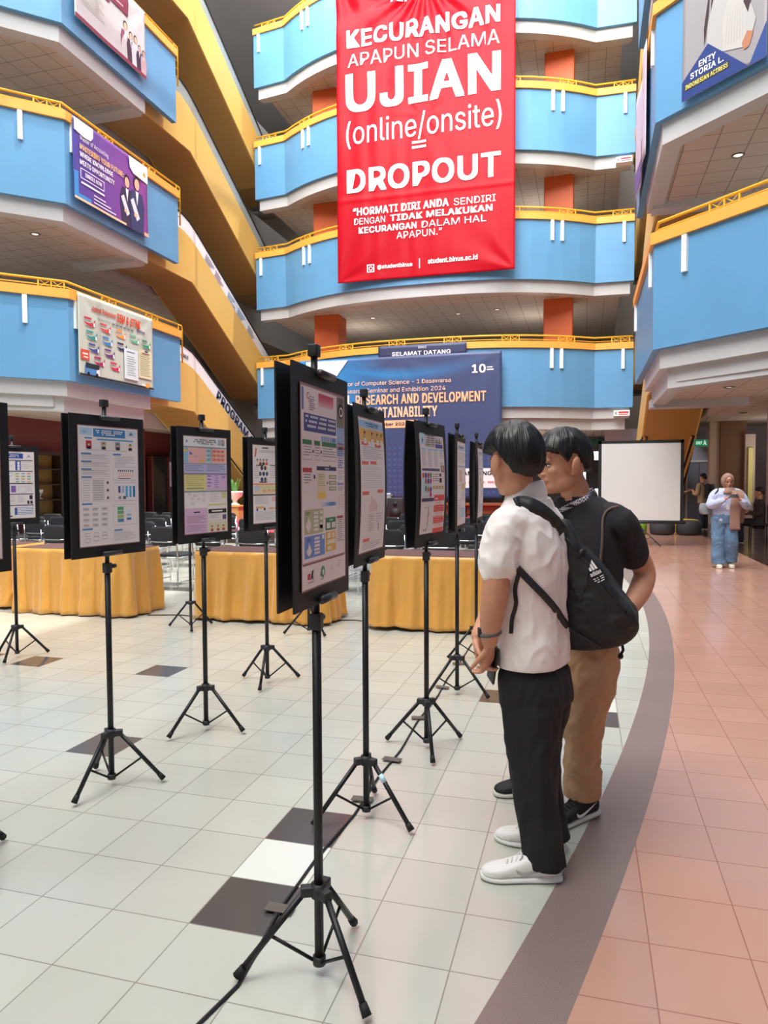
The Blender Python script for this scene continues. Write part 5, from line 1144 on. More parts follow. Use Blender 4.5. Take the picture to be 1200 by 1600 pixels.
# ------------------------------------------------------------------ people
from mathutils.bvhtree import BVHTree
SKIN = mat('skin', '#cb9478', .5, spec=.4, sss=.12, noise_col=(30, .05)); SKINW = mat('skin_rosy', '#c08a72', .5, spec=.4, sss=.1)
HAIR = mat('black_hair', '#0c0a0a', .42, spec=.5); LIP = mat('lips', '#a8605a', .45); EYEW = mat('eye_white', '#e4dcd6', .3); EYED = mat('eye_dark', '#120c0a', .2)
WSHIRT = mat('white_cotton', '#f4efec', .75, bump=(160, .12, .002)); BTEE = mat('black_cotton', '#1d1b21', .8, bump=(170, .12, .002))
BTROU = mat('black_trouser_cloth', '#16151a', .8, bump=(120, .12, .002)); KHAKI = mat('beige_cotton', '#b8926f', .75, bump=(150, .12, .002))
WLEA = mat('white_leather', '#e9e8e4', .45); GLEA = mat('grey_leather', '#b7b6b4', .45); BMESH = mat('black_mesh', '#17171b', .7)
NYL = mat('black_nylon', '#191a1e', .6, bump=(60, .2, .003)); NYL2 = mat('black_nylon_panel', '#222428', .55, bump=(45, .25, .003))
def remesh(mb, name, parent, voxel, smooth=3, disp=None, fac=.5):
    ob = mb.build(name+'_raw'); md = ob.modifiers.new('r', 'REMESH'); md.mode = 'VOXEL'; md.voxel_size = voxel; md.use_smooth_shade = True
    me = bpy.data.meshes.new_from_object(ob.evaluated_get(bpy.context.evaluated_depsgraph_get()))
    bpy.data.objects.remove(ob)
    bm = bmesh.new(); bm.from_mesh(me)
    for _ in range(smooth): bmesh.ops.smooth_vert(bm, verts=bm.verts, factor=fac, use_axis_x=True, use_axis_y=True, use_axis_z=True)
    if disp:
        bm.normal_update(); mv = [(v, Vector((v.normal.x, v.normal.y, v.normal.z*.15))*disp(v.co)*(1 if abs(v.normal.z) < .75 else .1)) for v in bm.verts]
        for v, d in mv: v.co += d
    for f in bm.faces: f.smooth = True
    bm.to_mesh(me); bm.free(); me.name = name
    me.materials.clear()
    for m in mb.mats: me.materials.append(m)
    me.polygons.foreach_set('material_index', [0]*len(me.polygons))
    o = bpy.data.objects.new(name, me); COL.objects.link(o)
    if parent is not None: o.parent = parent
    return o
class Axes:
    def __init__(s, deg): t = radians(deg); s.f = Vector((-cos(t), sin(t), 0)); s.l = Vector((-sin(t), -cos(t), 0))
    def ring(s, c, a, b, n=24, e=.85, tilt=0.):
        c = Vector(c); out = []
        for k in range(n):
            q = 2*pi*k/n; x, y = cos(q), sin(q)
            x = (1 if x >= 0 else -1)*abs(x)**e; y = (1 if y >= 0 else -1)*abs(y)**e
            out.append(c+s.l*x*a+s.f*y*b+Vector((0, 0, tilt*y*b)))
        return out
def seglerp(rings, n=3):               # smooth in-between rings of a table (z, x, y, a, b)
    out = []
    for i in range(len(rings)-1):
        p0 = rings[max(i-1, 0)]; p1 = rings[i]; p2 = rings[i+1]; p3 = rings[min(i+2, len(rings)-1)]
        for k in range(n):
            t = k/n; out.append(tuple(.5*((2*b)+(c-a)*t+(2*a-5*b+4*c-d)*t*t+(3*b-a-3*c+d)*t**3) for a, b, c, d in zip(p0, p1, p2, p3)))
    out.append(rings[-1]); return out
def trunk(mb, ax, tab, m, grow=1., add=0.): mb.loft([ax.ring((x, y, z), a*grow+add, b*grow+add) for z, x, y, a, b in seglerp(tab)], m)
def limb(mb, pts, rs, m, seg=14): 
    tab = [tuple(p)+(r,) for p, r in zip(pts, rs)]; t2 = seglerp(tab, 4)
    mb.tube([p[:3] for p in t2], [p[3] for p in t2], m, seg, round_end=True)
def head(mb, c, R, s, m):
    P = lambda x, y, z: Vector(c)+R@Vector((x, y, z))*s
    B = lambda p, r: mb.ball(P(*p), Vector(r)*s, m, 18, R)
    B((-.006, 0, .028), (.097, .076, .096)); B((.035, 0, -.02), (.058, .063, .085)); B((.03, 0, -.055), (.055, .056, .06)); B((.0, 0, -.05), (.062, .058, .06)); B((.055, 0, -.085), (.036, .036, .03))
    B((.080, 0, -.102), (.015, .018, .013)); B((.02, .045, -.065), (.04, .018, .035)); B((.02, -.045, -.065), (.04, .018, .035))
    for q in (-1, 1):
        B((.066, q*.036, -.022), (.024, .024, .022)); B((.083, q*.028, .022), (.012, .026, .009))
        mb.ball(P(-.008, q*.086, -.006), Vector((.023, .0085, .037))*s, m, 14, R@Matrix.Rotation(-.25, 3, 'Y')@Matrix.Rotation(q*.35, 3, 'Z'))
        mb.ball(P(.002, q*.080, -.036), Vector((.010, .007, .013))*s, m, 10, R)
        B((.101, q*.011, -.036), (.009, .009, .008))
    mb.tube([P(.086, 0, .016), P(.097, 0, -.006), P(.110, 0, -.028), P(.104, 0, -.038)], [.0085*s, .009*s, .0125*s, .010*s], m, 10, round_end=True)
    B((.088, 0, -.058), (.012, .024, .014)); B((.0965, 0, -.0595), (.007, .022, .0055)); B((.094, 0, -.070), (.007, .019, .006)); B((.083, 0, -.082), (.01, .02, .008))
    B((.075, 0, .05), (.022, .045, .04))
def face_parts(t, c, R, s, lips=True, smile=0., name_hair=True):
    P = lambda x, y, z: Vector(c)+R@Vector((x, y, z))*s
    for q in (-1, 1):
        mb = MB(); mb.ball(P(.0825, q*.031, .001), Vector((.009, .0155, .0052))*s, EYEW, 12, R); mb.ball(P(.0885, q*.031, .001), Vector((.004, .006, .0048))*s, EYED, 10, R)
        mb.tube([P(.087, q*.014, .002), P(.0925, q*.030, .0075), P(.084, q*.046, .003)], .0022*s, HAIR, 6); mb.build('eye', t)
        mb = MB(); mb.tube([P(.094, q*.014, .020), P(.0955, q*.03, .025), P(.083, q*.049, .020)], [.0032*s, .0034*s, .0018*s], HAIR, 6); mb.build('eyebrow', t)
    mb = MB(); mb.tube([P(.094, -.024, -.063+smile), P(.1025, -.01, -.0655), P(.1035, 0, -.065), P(.1025, .01, -.0655), P(.094, .024, -.063+smile)], [.0015*s, .0036*s, .004*s, .0036*s, .0015*s], LIP, 8); mb.build('mouth', t)
def hair(t, c, R, s, line, thick, seed, m=HAIR, groove=.0035):
    """a head of hair: swells off the scalp above a hairline given as (azimuth, elevation) pairs"""
    def lerp(tab, x):
        for (a, b), (c2, d) in zip(tab, tab[1:]):
            if a <= x <= c2: return b+(d-b)*(x-a)/(c2-a)
        return tab[-1][1]
    mb = MB(); na, ne = 260, 80; rings = []
    for j in range(ne):
        el = radians(-58+147.5*j/(ne-1)); ring = []
        for i in range(na):
            az = 2*pi*i/na; d = Vector((cos(el)*cos(az), cos(el)*sin(az), sin(el)))
            A = abs(math.degrees(az if az <= pi else az-2*pi)); ln = lerp(line, A)+2.5*noise.noise(Vector((az*9, seed, 1)))
            r = 1/sqrt((d.x/.0985)**2+(d.y/.0785)**2+(d.z/.0985)**2)
            k = (math.degrees(el)-ln)/7; k = max(0, min(1, k)); k = k*k*(3-2*k) if k < 1 else 1
            th = lerp(thick[0], A)*(1-max(0, min(1, (math.degrees(el)-10)/70)))+thick[1]*max(0, min(1, (math.degrees(el)-10)/70))
            g = noise.noise(Vector((d.x*5+seed, d.y*5, d.z*1.6)))*.004+groove*noise.noise(Vector((az*40+4*noise.noise(Vector((el*2, az, seed))), el*1.3, seed)))*cos(el)
            rr = r*(.93 if k == 0 else .97)+k*(th+g)
            ring.append(Vector(c)+R@(Vector((-.006, 0, .028))+d*rr)*s)
        rings.append(ring)
    mb.loft(rings, m); return mb.build('hair', t)
def hand(mb, w, d, n, m, curl=(.5, .6, .4), s=1., thumb=1, spread=.08, thumb_dir=None):
    """palm, four unequal fingers and a thumb; d points to the fingers, n out of the palm"""
    w = Vector(w); d = Vector(d).normalized(); n = Vector(n); n = (n-d*n.dot(d)).normalized(); x = d.cross(n)*thumb
    sec = [(0, .025, .019), (.03, .032, .017), (.06, .040, .0155), (.088, .041, .0135), (.098, .036, .010)]
    mb.loft([[w+d*a*s+(x*cos(q)*p+n*sin(q)*r)*s for q in [2*pi*k/16 for k in range(16)]] for a, p, r in sec], m)
    for i, (o, L, r) in enumerate(((.030, .92, .0085), (.0105, 1.03, .0088), (-.0095, .96, .0084), (-.0285, .76, .0074))):
        p = w+d*.086*s+x*o*s; dd = (d+x*spread*(1.5-i)*.6).normalized(); nn = n; pts = [p]; rs = [r*1.08*s]
        for k, (L1, cu) in enumerate(zip((.042, .027, .021), curl)):
            ca, sa = cos(cu), sin(cu); dd, nn = dd*ca+nn*sa, nn*ca-dd*sa
            p = p+dd*L1*L*s; pts.append(p); rs.append(r*(1, .95, .82)[k]*s)
        mb.tube(pts, rs, m, 8, round_end=True)
    b = w+d*.028*s+x*.026*s; td = Vector(thumb_dir).normalized() if thumb_dir else (d*.72+x*.55+n*.42).normalized()
    t2 = (td*.75+d*.35+n*.25).normalized(); t3 = (t2*.8+d*.3+n*.2).normalized()
    mb.tube([b, b+td*.036*s, b+td*.036*s+t2*.032*s, b+td*.036*s+t2*.032*s+t3*.024*s], [.014*s, .0115*s, .0100*s, .0082*s], m, 8, round_end=True)
def shoe(t, heel, toe, up, sole, side_m, low=False, swoosh=None, lace=None):
    heel = Vector(heel); toe = Vector(toe); f = (toe-heel); f.z = 0; L = f.length; f.normalize(); l = Vector((-f.y, f.x, 0)); k = L/.30
    r = bpy.data.objects.new('shoe', None)
    W = lambda x, y, z: heel+f*x*k+l*y+Vector((0, 0, z))
    def sect(x, hw, z0, z1, n=18):
        out = []
        for i in range(n):
            q = 2*pi*i/n; cx, cz = cos(q), sin(q); e = .62
            out.append(W(x, hw*(1 if cx >= 0 else -1)*abs(cx)**e, (z0+z1)/2+(z1-z0)/2*(1 if cz >= 0 else -1)*abs(cz)**.8))
        return out
    S = [(.002, .020, .022, .080), (.012, .031, .02, .098), (.045, .036, .018, .108), (.085, .037, .018, .106), (.125, .0385, .018, .097), (.165, .042, .018, .082), (.20, .0455, .018, .068), (.235, .046, .018, .059), (.262, .041, .018, .053), (.284, .030, .02, .046), (.295, .014, .022, .038)]
    def hw(x):
        for a, b in zip(S, S[1:]):
            if a[0] <= x <= b[0]: return a[1]+(b[1]-a[1])*(x-a[0])/(b[0]-a[0])
        return .03
    mb = MB(); mb.loft([sect(*q) for q in seglerp(S, 2)], up); sh = mb.build('shoe', t)
    T = [(-.006, .024, 0, .028), (.01, .035, 0, .031), (.06, .0395, 0, .029), (.14, .0415, 0, .027), (.21, .0485, 0, .026), (.25, .0465, 0, .026), (.285, .034, .002, .027), (.302, .016, .005, .027)]
    mb = MB(); mb.loft([sect(*q) for q in seglerp(T, 2)], sole); s_ = mb.build('sole', sh)
    mb = MB()
    for i in range(4):
        x = .146+.018*i; z = .0915-.0066*i; w = .019-.0008*i
        mb.tube([W(x-.004, -w, z-.006), W(x, 0, z+.004), W(x+.004, w, z-.006)], .0034, lace or up, 6)
    for q in (-1, 1): mb.tube([W(.142, q*.004, .095), W(.147, q*.016, .097), W(.156, q*.024, .086), W(.152, q*.012, .089)], .003, lace or up, 6)
    mb.build('laces', sh)
    mb = MB(); cr = [W(.012+.03*(1-cos(a))*1.35, .033*sin(a), .100+.006*cos(a)) for a in [2*pi*i/16 for i in range(16)]]; mb.tube(cr, .007, up, 6, closed=True); mb.build('collar', sh)
    if swoosh:
        up_e = [(.052, .060), (.075, .046), (.10, .047), (.13, .056), (.165, .068), (.2, .078)]; lo = [(.2, .078), (.165, .061), (.13, .045), (.10, .033), (.075, .032), (.058, .042)]
        up_e = [(.225-x, z) for x, z in up_e]; lo = [(.225-x, z) for x, z in lo]
        for q in (-1, 1):
            mb = MB(); pts = up_e+lo; n = len(up_e)
            vs = [W(x, q*(hw(x)+.0012)*.985, z) for x, z in pts]; vs2 = [W(x, q*(hw(x)-.004), z) for x, z in pts]
            for i in range(n-1):
                j = len(pts)-1-i; mb.add([vs[i], vs[i+1], vs[j-1], vs[j]], [(0, 1, 2, 3)], swoosh)
            mb.build('side_mark', sh, fix=False)
    if side_m:
        mb = MB(); mb.loft([sect(x, w+.0012, a, b) for x, w, a, b in ((.222, .0462, .016, .045), (.262, .0415, .016, .044), (.286, .030, .018, .042), (.297, .013, .02, .038))], side_m); mb.build('toe_cap', sh)
        mb = MB(); mb.loft([sect(x, w+.0014, a, b) for x, w, a, b in ((.0, .0195, .03, .072), (.012, .0315, .028, .085), (.05, .0362, .03, .07))], side_m); mb.build('heel_patch', sh)
    return sh
def bvh(*obs):
    vs, fs = [], []
    for o in obs:
        k = len(vs); vs += [v.co.copy() for v in o.data.vertices]; fs += [[i+k for i in p.vertices] for p in o.data.polygons]
    return BVHTree.FromPolygons(vs, fs)
def lay(tree, pts, lift=.004, y0=-1.0):      # drop points given by (across, up) onto the cloth, from the side that faces -y
    out = []; last = 0.
    for x, z in pts:
        h = tree.ray_cast(Vector((x, y0, z)), Vector((0, 1, 0)))
        last = h[0].y-lift if h[0] else last
        out.append(Vector((x, last, z)))
    return out
def densify(pts, n=5):
    t = seglerp(pts, n); return t
def strap_on(t, name, tree, path, width, m, lift=.004, thick=.004):
    p = lay(tree, densify(path), lift); 
    wd = []
    for i in range(len(p)):
        d = p[min(i+1, len(p)-1)]-p[max(i-1, 0)]; wd.append(Vector((-d.z, 0, d.x)).normalized()+Vector((0, .15, 0)))
    mb = MB(); mb.ribbon(p, wd, width, thick, m); return mb.build(name, t)
def place(o, x, y): o.location = (x, y, 0); o.rotation_euler = (0, 0, YAW)
def cloth_noise(a, f, seed, st=(1, 1, 1)):
    def d(p):
        q = Vector((p.x*st[0], p.y*st[1], p.z*st[2])); w = noise.noise(q*3+Vector((seed, 0, 0)))
        return a*(noise.noise(q*f+Vector((w*1.5, seed, 0)))+.5*(1-2*abs(noise.noise(q*f*2.1+Vector((0, seed, w*2))))))-a*.2
    return d

# ---- the visitor in the white shirt
B1 = (-.1695, 2.7781)
ax = Axes(35); H = Axes(66); c = Vector((-.090, .033, 1.572)); s = 1.05
nod = Matrix.Rotation(.10, 3, 'Y'); R1 = Matrix((H.f, H.l, Vector((0, 0, 1)))).transposed()@nod
TOR = [(.79, -.01, .05, .168, .122), (.95, -.015, .05, .168, .120), (1.10, -.018, .05, .178, .122), (1.24, -.022, .05, .196, .122), (1.34, -.03, .052, .196, .105), (1.395, -.035, .056, .150, .088), (1.44, -.035, .058, .085, .074)]
LEGN = [(.70, -.030, -.005, .105, .118), (.56, -.028, -.015, .098, .105), (.42, -.018, -.028, .086, .092), (.26, -.015, -.045, .076, .083), (.10, .004, -.070, .067, .078), (.050, .008, -.076, .066, .079)]
LEGF = [(.70, .040, .110, .105, .118), (.56, .034, .115, .098, .105), (.42, .026, .125, .086, .090), (.26, .040, .135, .076, .082), (.10, .074, .130, .067, .077), (.055, .080, .126, .066, .078)]
PEL = [(.86, -.008, .05, .115, .080), (.81, -.006, .05, .134, .092), (.765, -.004, .05, .166, .120), (.70, 0, .05, .172, .128), (.64, .002, .05, .165, .125)]
mb = MB(); head(mb, c, R1, s, SKIN)
mb.tube([c+R1@Vector((-.015, 0, -.05)), Vector((-.065, .05, 1.46)), Vector((-.035, .058, 1.38))], [.056, .058, .075], SKIN, 16)
trunk(mb, ax, TOR, SKIN, .86); trunk(mb, ax, PEL, SKIN, .85)
for L, a, ft in ((LEGN, (-.008, -.055), (-.16, -.078)), (LEGF, (.066, .14), (-.05, .19))):
    trunk(mb, ax, L, SKIN, .72); limb(mb, [(a[0], a[1], .12), (a[0], a[1], .065), (a[0]*.6+ft[0]*.4, a[1]*.6+ft[1]*.4, .045)], [.033, .029, .019], SKIN)
limb(mb, [(-.135, -.075, 1.33), (-.170, -.105, 1.20), (-.186, -.112, 1.09), (-.196, -.095, .99), (-.198, -.075, .905)], [.062, .054, .050, .043, .032], SKIN)
limb(mb, [(.07, .20, 1.33), (.02, .26, 1.16), (-.05, .27, 1.08), (-.16, .14, .98), (-.228, .02, .905)], [.06, .052, .047, .040, .030], SKIN)
hand(mb, (-.198, -.074, .905), (.02, .30, -.95), (-.75, .55, -.10), SKIN, (.35, .75, .5), .98, thumb=-1)
hand(mb, (-.232, .018, .908), (.14, -.22, -.96), (.7, -.5, .1), SKIN, (.45, .6, .4), .98, thumb=1)
p1 = remesh(mb, 'person', None, .0052, 3); place(p1, *B1)
tag(p1, 'person in white short-sleeved shirt and black trousers reading the boards, backpack on', 'person')
face_parts(p1, c, R1, s)
hair(p1, c, R1, s, [(0, 4), (40, 3), (58, 0), (66, 6), (84, 10), (104, 6), (118, -14), (140, -46), (180, -54)], ([(0, .034), (50, .033), (80, .030), (110, .030), (150, .030), (180, .030)], .032), 2.2)
mb = MB(); trunk(mb, ax, TOR, WSHIRT, 1, .004)
limb(mb, [(-.085, -.03, 1.345), (-.135, -.08, 1.325), (-.160, -.098, 1.25), (-.172, -.105, 1.185)], [.075, .080, .074, .072], WSHIRT)
limb(mb, [(.01, .14, 1.345), (.075, .195, 1.32), (.06, .22, 1.25), (.035, .24, 1.18)], [.075, .080, .074, .072], WSHIRT)
sh1 = remesh(mb, 'shirt', p1, .0062, 3, cloth_noise(.013, 9, 3.3, (1, 1, .6)))
mb = MB(); rr = []
for z, a, o in ((1.405, .086, 0), (1.44, .083, 0), (1.475, .074, 0), (1.482, .068, 0), (1.47, .066, 0), (1.41, .074, 0)):
    rr.append([Vector((-.042, .055, z))+ax.l*cos(q)*a*.98+ax.f*sin(q)*a+Vector((0, 0, .022*(-sin(q)))) for q in [2*pi*k/28 for k in range(28)]])
mb.loft(rr, WSHIRT, True, cap=False); mb.build('collar', p1)
mb = MB(); trunk(mb, ax, PEL, BTROU, 1, .002); trunk(mb, ax, LEGN, BTROU); trunk(mb, ax, LEGF, BTROU)
remesh(mb, 'trousers', p1, .0075, 3, cloth_noise(.013, 7, 8.1, (1.3, 1.3, .5)))
shoe(p1, (.066, -.088, 0), (-.230, -.075, 0), WLEA, WLEA, WLEA, swoosh=GLEA); shoe(p1, (.131, .105, 0), (-.128, .225, 0), WLEA, WLEA, WLEA, swoosh=GLEA)
mb = MB(); cw = Vector((-.1975, -.083, .935)); mb.tube([cw+Vector((.036*cos(a), .033*sin(a), .006*cos(a))) for a in [2*pi*k/20 for k in range(20)]], .0085, mat('grey_strap', '#5b5c5e', .6), 8, closed=True)
mb.rbox(cw+Vector((-.040, 0, .004)), (.012, .03, .036), .004, PLAST); w_ = mb.build('wristwatch', p1); w_['label'] = 'grey wristwatch'
ph = MB(); ph.rbox((0, 0, 0), (.009, .072, .150), .003, PLAST); o = ph.build('phone'); o.location = Vector((B1[0], B1[1], 0))+Matrix.Rotation(YAW, 3, 'Z')@Vector((-.175, -.005, .805)); o.rotation_euler = (.25, .05, YAW+.2)
tag(o, 'black phone hanging from the clasped hands of the person in white', 'phone')
# ---- backpack
bp = thing('backpack', 'black backpack with white three-stripe logo on the back of the white-shirted person', 'backpack', (0, 0, 0)); place(bp, *B1)
td = Vector((.95, -.30, 0)); wd = Vector((-.30, -.95, 0)); O = Vector((.134, .182, 0))
SEC = [(1.350, .06, .11, .025), (1.318, .03, .13, .045), (1.254, 0, .14, .080), (1.2, -.06, .14, .135), (1.119, -.11, .14, .190), (1.045, -.13, .14, .246), (.983, -.145, .14, .288), (.91, -.148, .132, .290), (.862, -.138, .108, .255), (.840, -.11, .092, .185), (.832, -.08, .10, .12)]
rings = []
for z, w0, w1, tt in seglerp(SEC, 3):
    r = []
    for k in range(32):
        q = 2*pi*k/32; cx, cy = cos(q), sin(q); cx = (1 if cx >= 0 else -1)*abs(cx)**.55; cy = (1 if cy >= 0 else -1)*abs(cy)**.55
        w = (w0+w1)/2+(w1-w0)/2*cx; t_ = tt/2+tt/2*cy; _ = 0
        r.append(O+td*t_+wd*w+Vector((0, 0, z)))
    rings.append(r)
mb = MB(); mb.loft(rings, NYL)
body = remesh(mb, 'bag_body', bp, .006, 3, cloth_noise(.012, 8, 5.5, (1, 1, 1)))
tr = bvh(body)
def patch(name, poly, m, lift, parent):       # a panel or print that lies on the bag, given by its outline (across, up)
    bm = bmesh.new(); f = bm.faces.new([bm.verts.new((x, 0, z)) for x, z in poly])
    xs = [p[0] for p in poly]; zs = [p[1] for p in poly]; st = .012
    a = min(xs)
    while a < max(xs): bmesh.ops.bisect_plane(bm, geom=bm.verts[:]+bm.edges[:]+bm.faces[:], plane_co=(a, 0, 0), plane_no=(1, 0, 0)); a += st
    a = min(zs)
    while a < max(zs): bmesh.ops.bisect_plane(bm, geom=bm.verts[:]+bm.edges[:]+bm.faces[:], plane_co=(0, 0, a), plane_no=(0, 0, 1)); a += st
    bm.verts.index_update(); mbp = MB(); pts = lay(tr, [(v.co.x, v.co.z) for v in bm.verts], lift)
    mbp.add(pts, [[v.index for v in g.verts] for g in bm.faces], m, True); bm.free()
    o = mbp.build(name, parent, fix=False); sm = o.modifiers.new('thick', 'SOLIDIFY'); sm.thickness = .003; sm.offset = 0; return o
patch('side_panel', [(.078, 1.315), (.105, 1.285), (.150, 1.235), (.202, 1.18), (.188, 1.10), (.160, 1.028), (.115, 1.14)], NYL2, .003, bp)
patch('side_pocket', [(.078, .945), (.136, .922), (.222, .875), (.252, .855), (.24, .843), (.148, .842), (.10, .848), (.08, .88)], NYL2, .004, bp)
strap_on(bp, 'zip_seam', tr, [(.115, 1.278), (.165, 1.215), (.215, 1.15), (.265, 1.085), (.33, 1.0)], .010, RUB, .002, .004)
strap_on(bp, 'compression_strap', tr, [(.150, 1.205), (.172, 1.228), (.190, 1.232)], .022, RUB, .003, .004)
# the three-stripe mark, its word and the small lines below, printed on the slanting front
lw = MB(); LW = mat('logo_white', '#f2f2f2', .5)
def onbag(u, v): # local print axes, turned to follow the flap
    ca, sa = cos(.42), sin(.42); u *= .72; v *= .8; return (.205+u*ca-v*sa, 1.132+u*sa+v*ca)
def pr(poly):
    p = lay(tr, [onbag(u, v) for u, v in poly], .005); lw.add(p, [tuple(range(len(p)))], LW)
for i, (h0, h1) in enumerate(((.020, .012), (.034, .024), (.048, .036))): pr([(.004+.016*i, .026), (.016+.016*i, .026), (.0125+.013*i, .026+h0), (.003+.013*i, .026+h1)])
vs, fs = text_geo('adidas', True); x0 = min(v.x for v in vs); x1 = max(v.x for v in vs); y0 = min(v.y for v in vs); y1 = max(v.y for v in vs)
p = lay(tr, [onbag(-.004+(v.x-x0)/(x1-x0)*.062, (v.y-y0)/(y1-y0)*.021) for v in vs], .005); p = [q-Vector((0, .0004*v.z, 0)) for q, v in zip(p, vs)]; lw.add(p, fs, LW)
for r, (a, b) in enumerate(((-.0, .062), (.002, .060), (.014, .056))): pr([(a+.02, -.016-.010*r), (b, -.016-.010*r), (b, -.012-.010*r), (a+.02, -.012-.010*r)]); pr([(a, -.016-.010*r), (a+.014, -.016-.010*r), (a+.014, -.012-.010*r), (a, -.012-.010*r)])
lw.build('logo', bp, fix=False)
ts = bvh(sh1)
strap_on(bp, 'shoulder_strap', ts, [(-.098, 1.412), (-.085, 1.416), (-.06, 1.413), (-.02, 1.395), (.025, 1.362), (.06, 1.33), (.085, 1.30)], .058, NYL2, .010, .012)
strap_on(bp, 'lower_strap', ts, [(-.108, 1.185), (-.06, 1.135), (.0, 1.075), (.05, 1.02), (.085, .975), (.12, .935)], .026, NYL2, .008, .004)
strap_on(bp, 'strap_tail', ts, [(-.104, 1.165), (-.112, 1.10), (-.108, 1.05), (-.118, .99), (-.121, .935)],   .015, RUB, .012, .003)
mb = MB(); q = O+td*.235+wd*-.04; mb.tube([q+Vector((0, 0, .845)), q+Vector((.006, 0, .815)), q+Vector((-.004, 0, .795))], .006, RUB, 6); mb.ball(q+Vector((-.004, 0, .79)), .012, RUB, 8); mb.build('strap_end', bp)

# ---- the visitor in the black shirt
B2 = (-.0301, 3.3160)
ax = Axes(-30); H = Axes(-12); c = Vector((-.068, -.009, 1.572)); s = 1.10
R2 = Matrix((H.f, H.l, Vector((0, 0, 1)))).transposed()@Matrix.Rotation(.06, 3, 'Y')
TOR = [(.775, .03, .03, .172, .128), (.87, .03, .03, .172, .126), (1.02, .032, .035, .180, .126), (1.20, .032, .042, .192, .128), (1.32, .034, .05, .194, .110), (1.385, .03, .045, .155, .094), (1.43, .012, .035, .090, .080)]
LEGN = [(.70, .060, -.030, .105, .112), (.56, .040, -.045, .098, .100), (.42, .014, -.055, .084, .088), (.26, .010, -.058, .074, .078), (.12, .012, -.058, .070, .072), (.085, .012, -.058, .067, .068)]
LEGF = [(.70, -.01, .10, .105, .112), (.56, -.04, .125, .096, .098), (.42, -.075, .15, .084, .086), (.26, -.11, .175, .074, .076), (.12, -.135, .19, .068, .070), (.085, -.137, .19, .066, .066)]
PEL = [(.88, .03, .032, .130, .098), (.80, .03, .034, .150, .112), (.75, .03, .034, .167, .124), (.67, .028, .036, .168, .126), (.63, .026, .038, .16, .124)]
mb = MB(); head(mb, c, R2, s, SKIN)
mb.tube([c+R2@Vector((-.018, 0, -.05)), Vector((-.015, .02, 1.47)), Vector((.012, .04, 1.37))], [.060, .062, .080], SKIN, 16)
trunk(mb, ax, TOR, SKIN, .86); trunk(mb, ax, PEL, SKIN, .85)
for L, a, ft in ((LEGN, (.012, -.058), (-.09, -.14)), (LEGF, (-.137, .19), (-.27, .175))):
    trunk(mb, ax, L, SKIN, .72); limb(mb, [(a[0], a[1], .12), (a[0], a[1], .065), (a[0]*.6+ft[0]*.4, a[1]*.6+ft[1]*.4, .045)], [.033, .029, .019], SKIN)
limb(mb, [(.145, -.085, 1.32), (.225, -.035, 1.20), (.302, .012, 1.095), (.272, -.03, 1.02), (.215, -.075, .955), (.160, -.11, .89)], [.064, .056, .049, .050, .042, .031], SKIN)
limb(mb, [(-.045, .20, 1.32), (-.10, .22, 1.19), (-.13, .20, 1.07), (-.15, .12, .96), (-.16, .05, .88)], [.062, .054, .047, .040, .030], SKIN)
hand(mb, (.160, -.11, .89), (-.55, -.1, -.8), (-.3, .85, .1), SKIN, (.3, .4, .3), 1., thumb=1); hand(mb, (-.16, .05, .88), (-.1, -.25, -.95), (.5, .5, 0), SKIN, (.3, .35, .25), 1., thumb=1)
p2 = remesh(mb, 'person', None, .0052, 3); place(p2, *B2)
tag(p2, 'person in black T-shirt and beige trousers with lanyard, smiling at the boards, arm behind', 'person')
face_parts(p2, c, R2, s, smile=.005)
hair(p2, c, R2, s, [(0, 14), (30, 13), (52, 10), (62, -4), (72, -14), (80, -4), (88, 12), (104, 8), (118, -16), (140, -34), (180, -40)], ([(0, .042), (40, .038), (64, .022), (80, .014), (110, .016), (150, .020), (180, .020)], .030), 6.1)
mb = MB(); trunk(mb, ax, TOR, BTEE, 1, .004)
limb(mb, [(.09, -.03, 1.335), (.145, -.08, 1.315), (.200, -.05, 1.235), (.232, -.028, 1.175)], [.078, .080, .076, .074], BTEE)
limb(mb, [(-.01, .13, 1.335), (-.045, .195, 1.315), (-.09, .215, 1.22), (-.105, .22, 1.16)], [.08, .084, .078, .076], BTEE)
sh2 = remesh(mb, 'shirt', p2, .0068, 3, cloth_noise(.009, 8, 13.3, (1, 1, .6)))
mb = MB(); mb.loft([[Vector((.010, .033, z))+ax.l*cos(q)*a+ax.f*sin(q)*a*.95+Vector((0, 0, -.018*sin(q))) for q in [2*pi*k/28 for k in range(28)]] for z, a in ((1.40, .088), (1.428, .083), (1.436, .078), (1.42, .074))], BTEE, True, cap=False); mb.build('neck_band', p2)
mb = MB(); trunk(mb, ax, PEL, KHAKI, 1, .002); trunk(mb, ax, LEGN, KHAKI); trunk(mb, ax, LEGF, KHAKI)
remesh(mb, 'trousers', p2, .0075, 3, cloth_noise(.017, 7.5, 18.1, (1.2, 1.2, 1.0)))
SOLEW = mat('white_rubber', '#d8d4cc', .5)
shoe(p2, (.078, -.035, 0), (-.168, -.185, 0), BMESH, SOLEW, None, swoosh=WHITE, lace=BMESH); shoe(p2, (-.085, .198, 0), (-.352, .150, 0), BMESH, SOLEW, None, swoosh=WHITE, lace=BMESH)
t2 = bvh(sh2, p2)
chk = bpy.data.materials.new('checked_ribbon'); chk.use_nodes = True
_n = chk.node_tree; _c = _n.nodes.new('ShaderNodeTexChecker'); _t = _n.nodes.new('ShaderNodeTexCoord'); _c.inputs['Scale'].default_value = 130; _c.inputs[1].default_value = lin('#dcd8e6'); _c.inputs[2].default_value = lin('#38304f')
_n.links.new(_t.outputs['Object'], _c.inputs[0]); _n.links.new(_c.outputs[0], _n.nodes['Principled BSDF'].inputs['Base Color'])
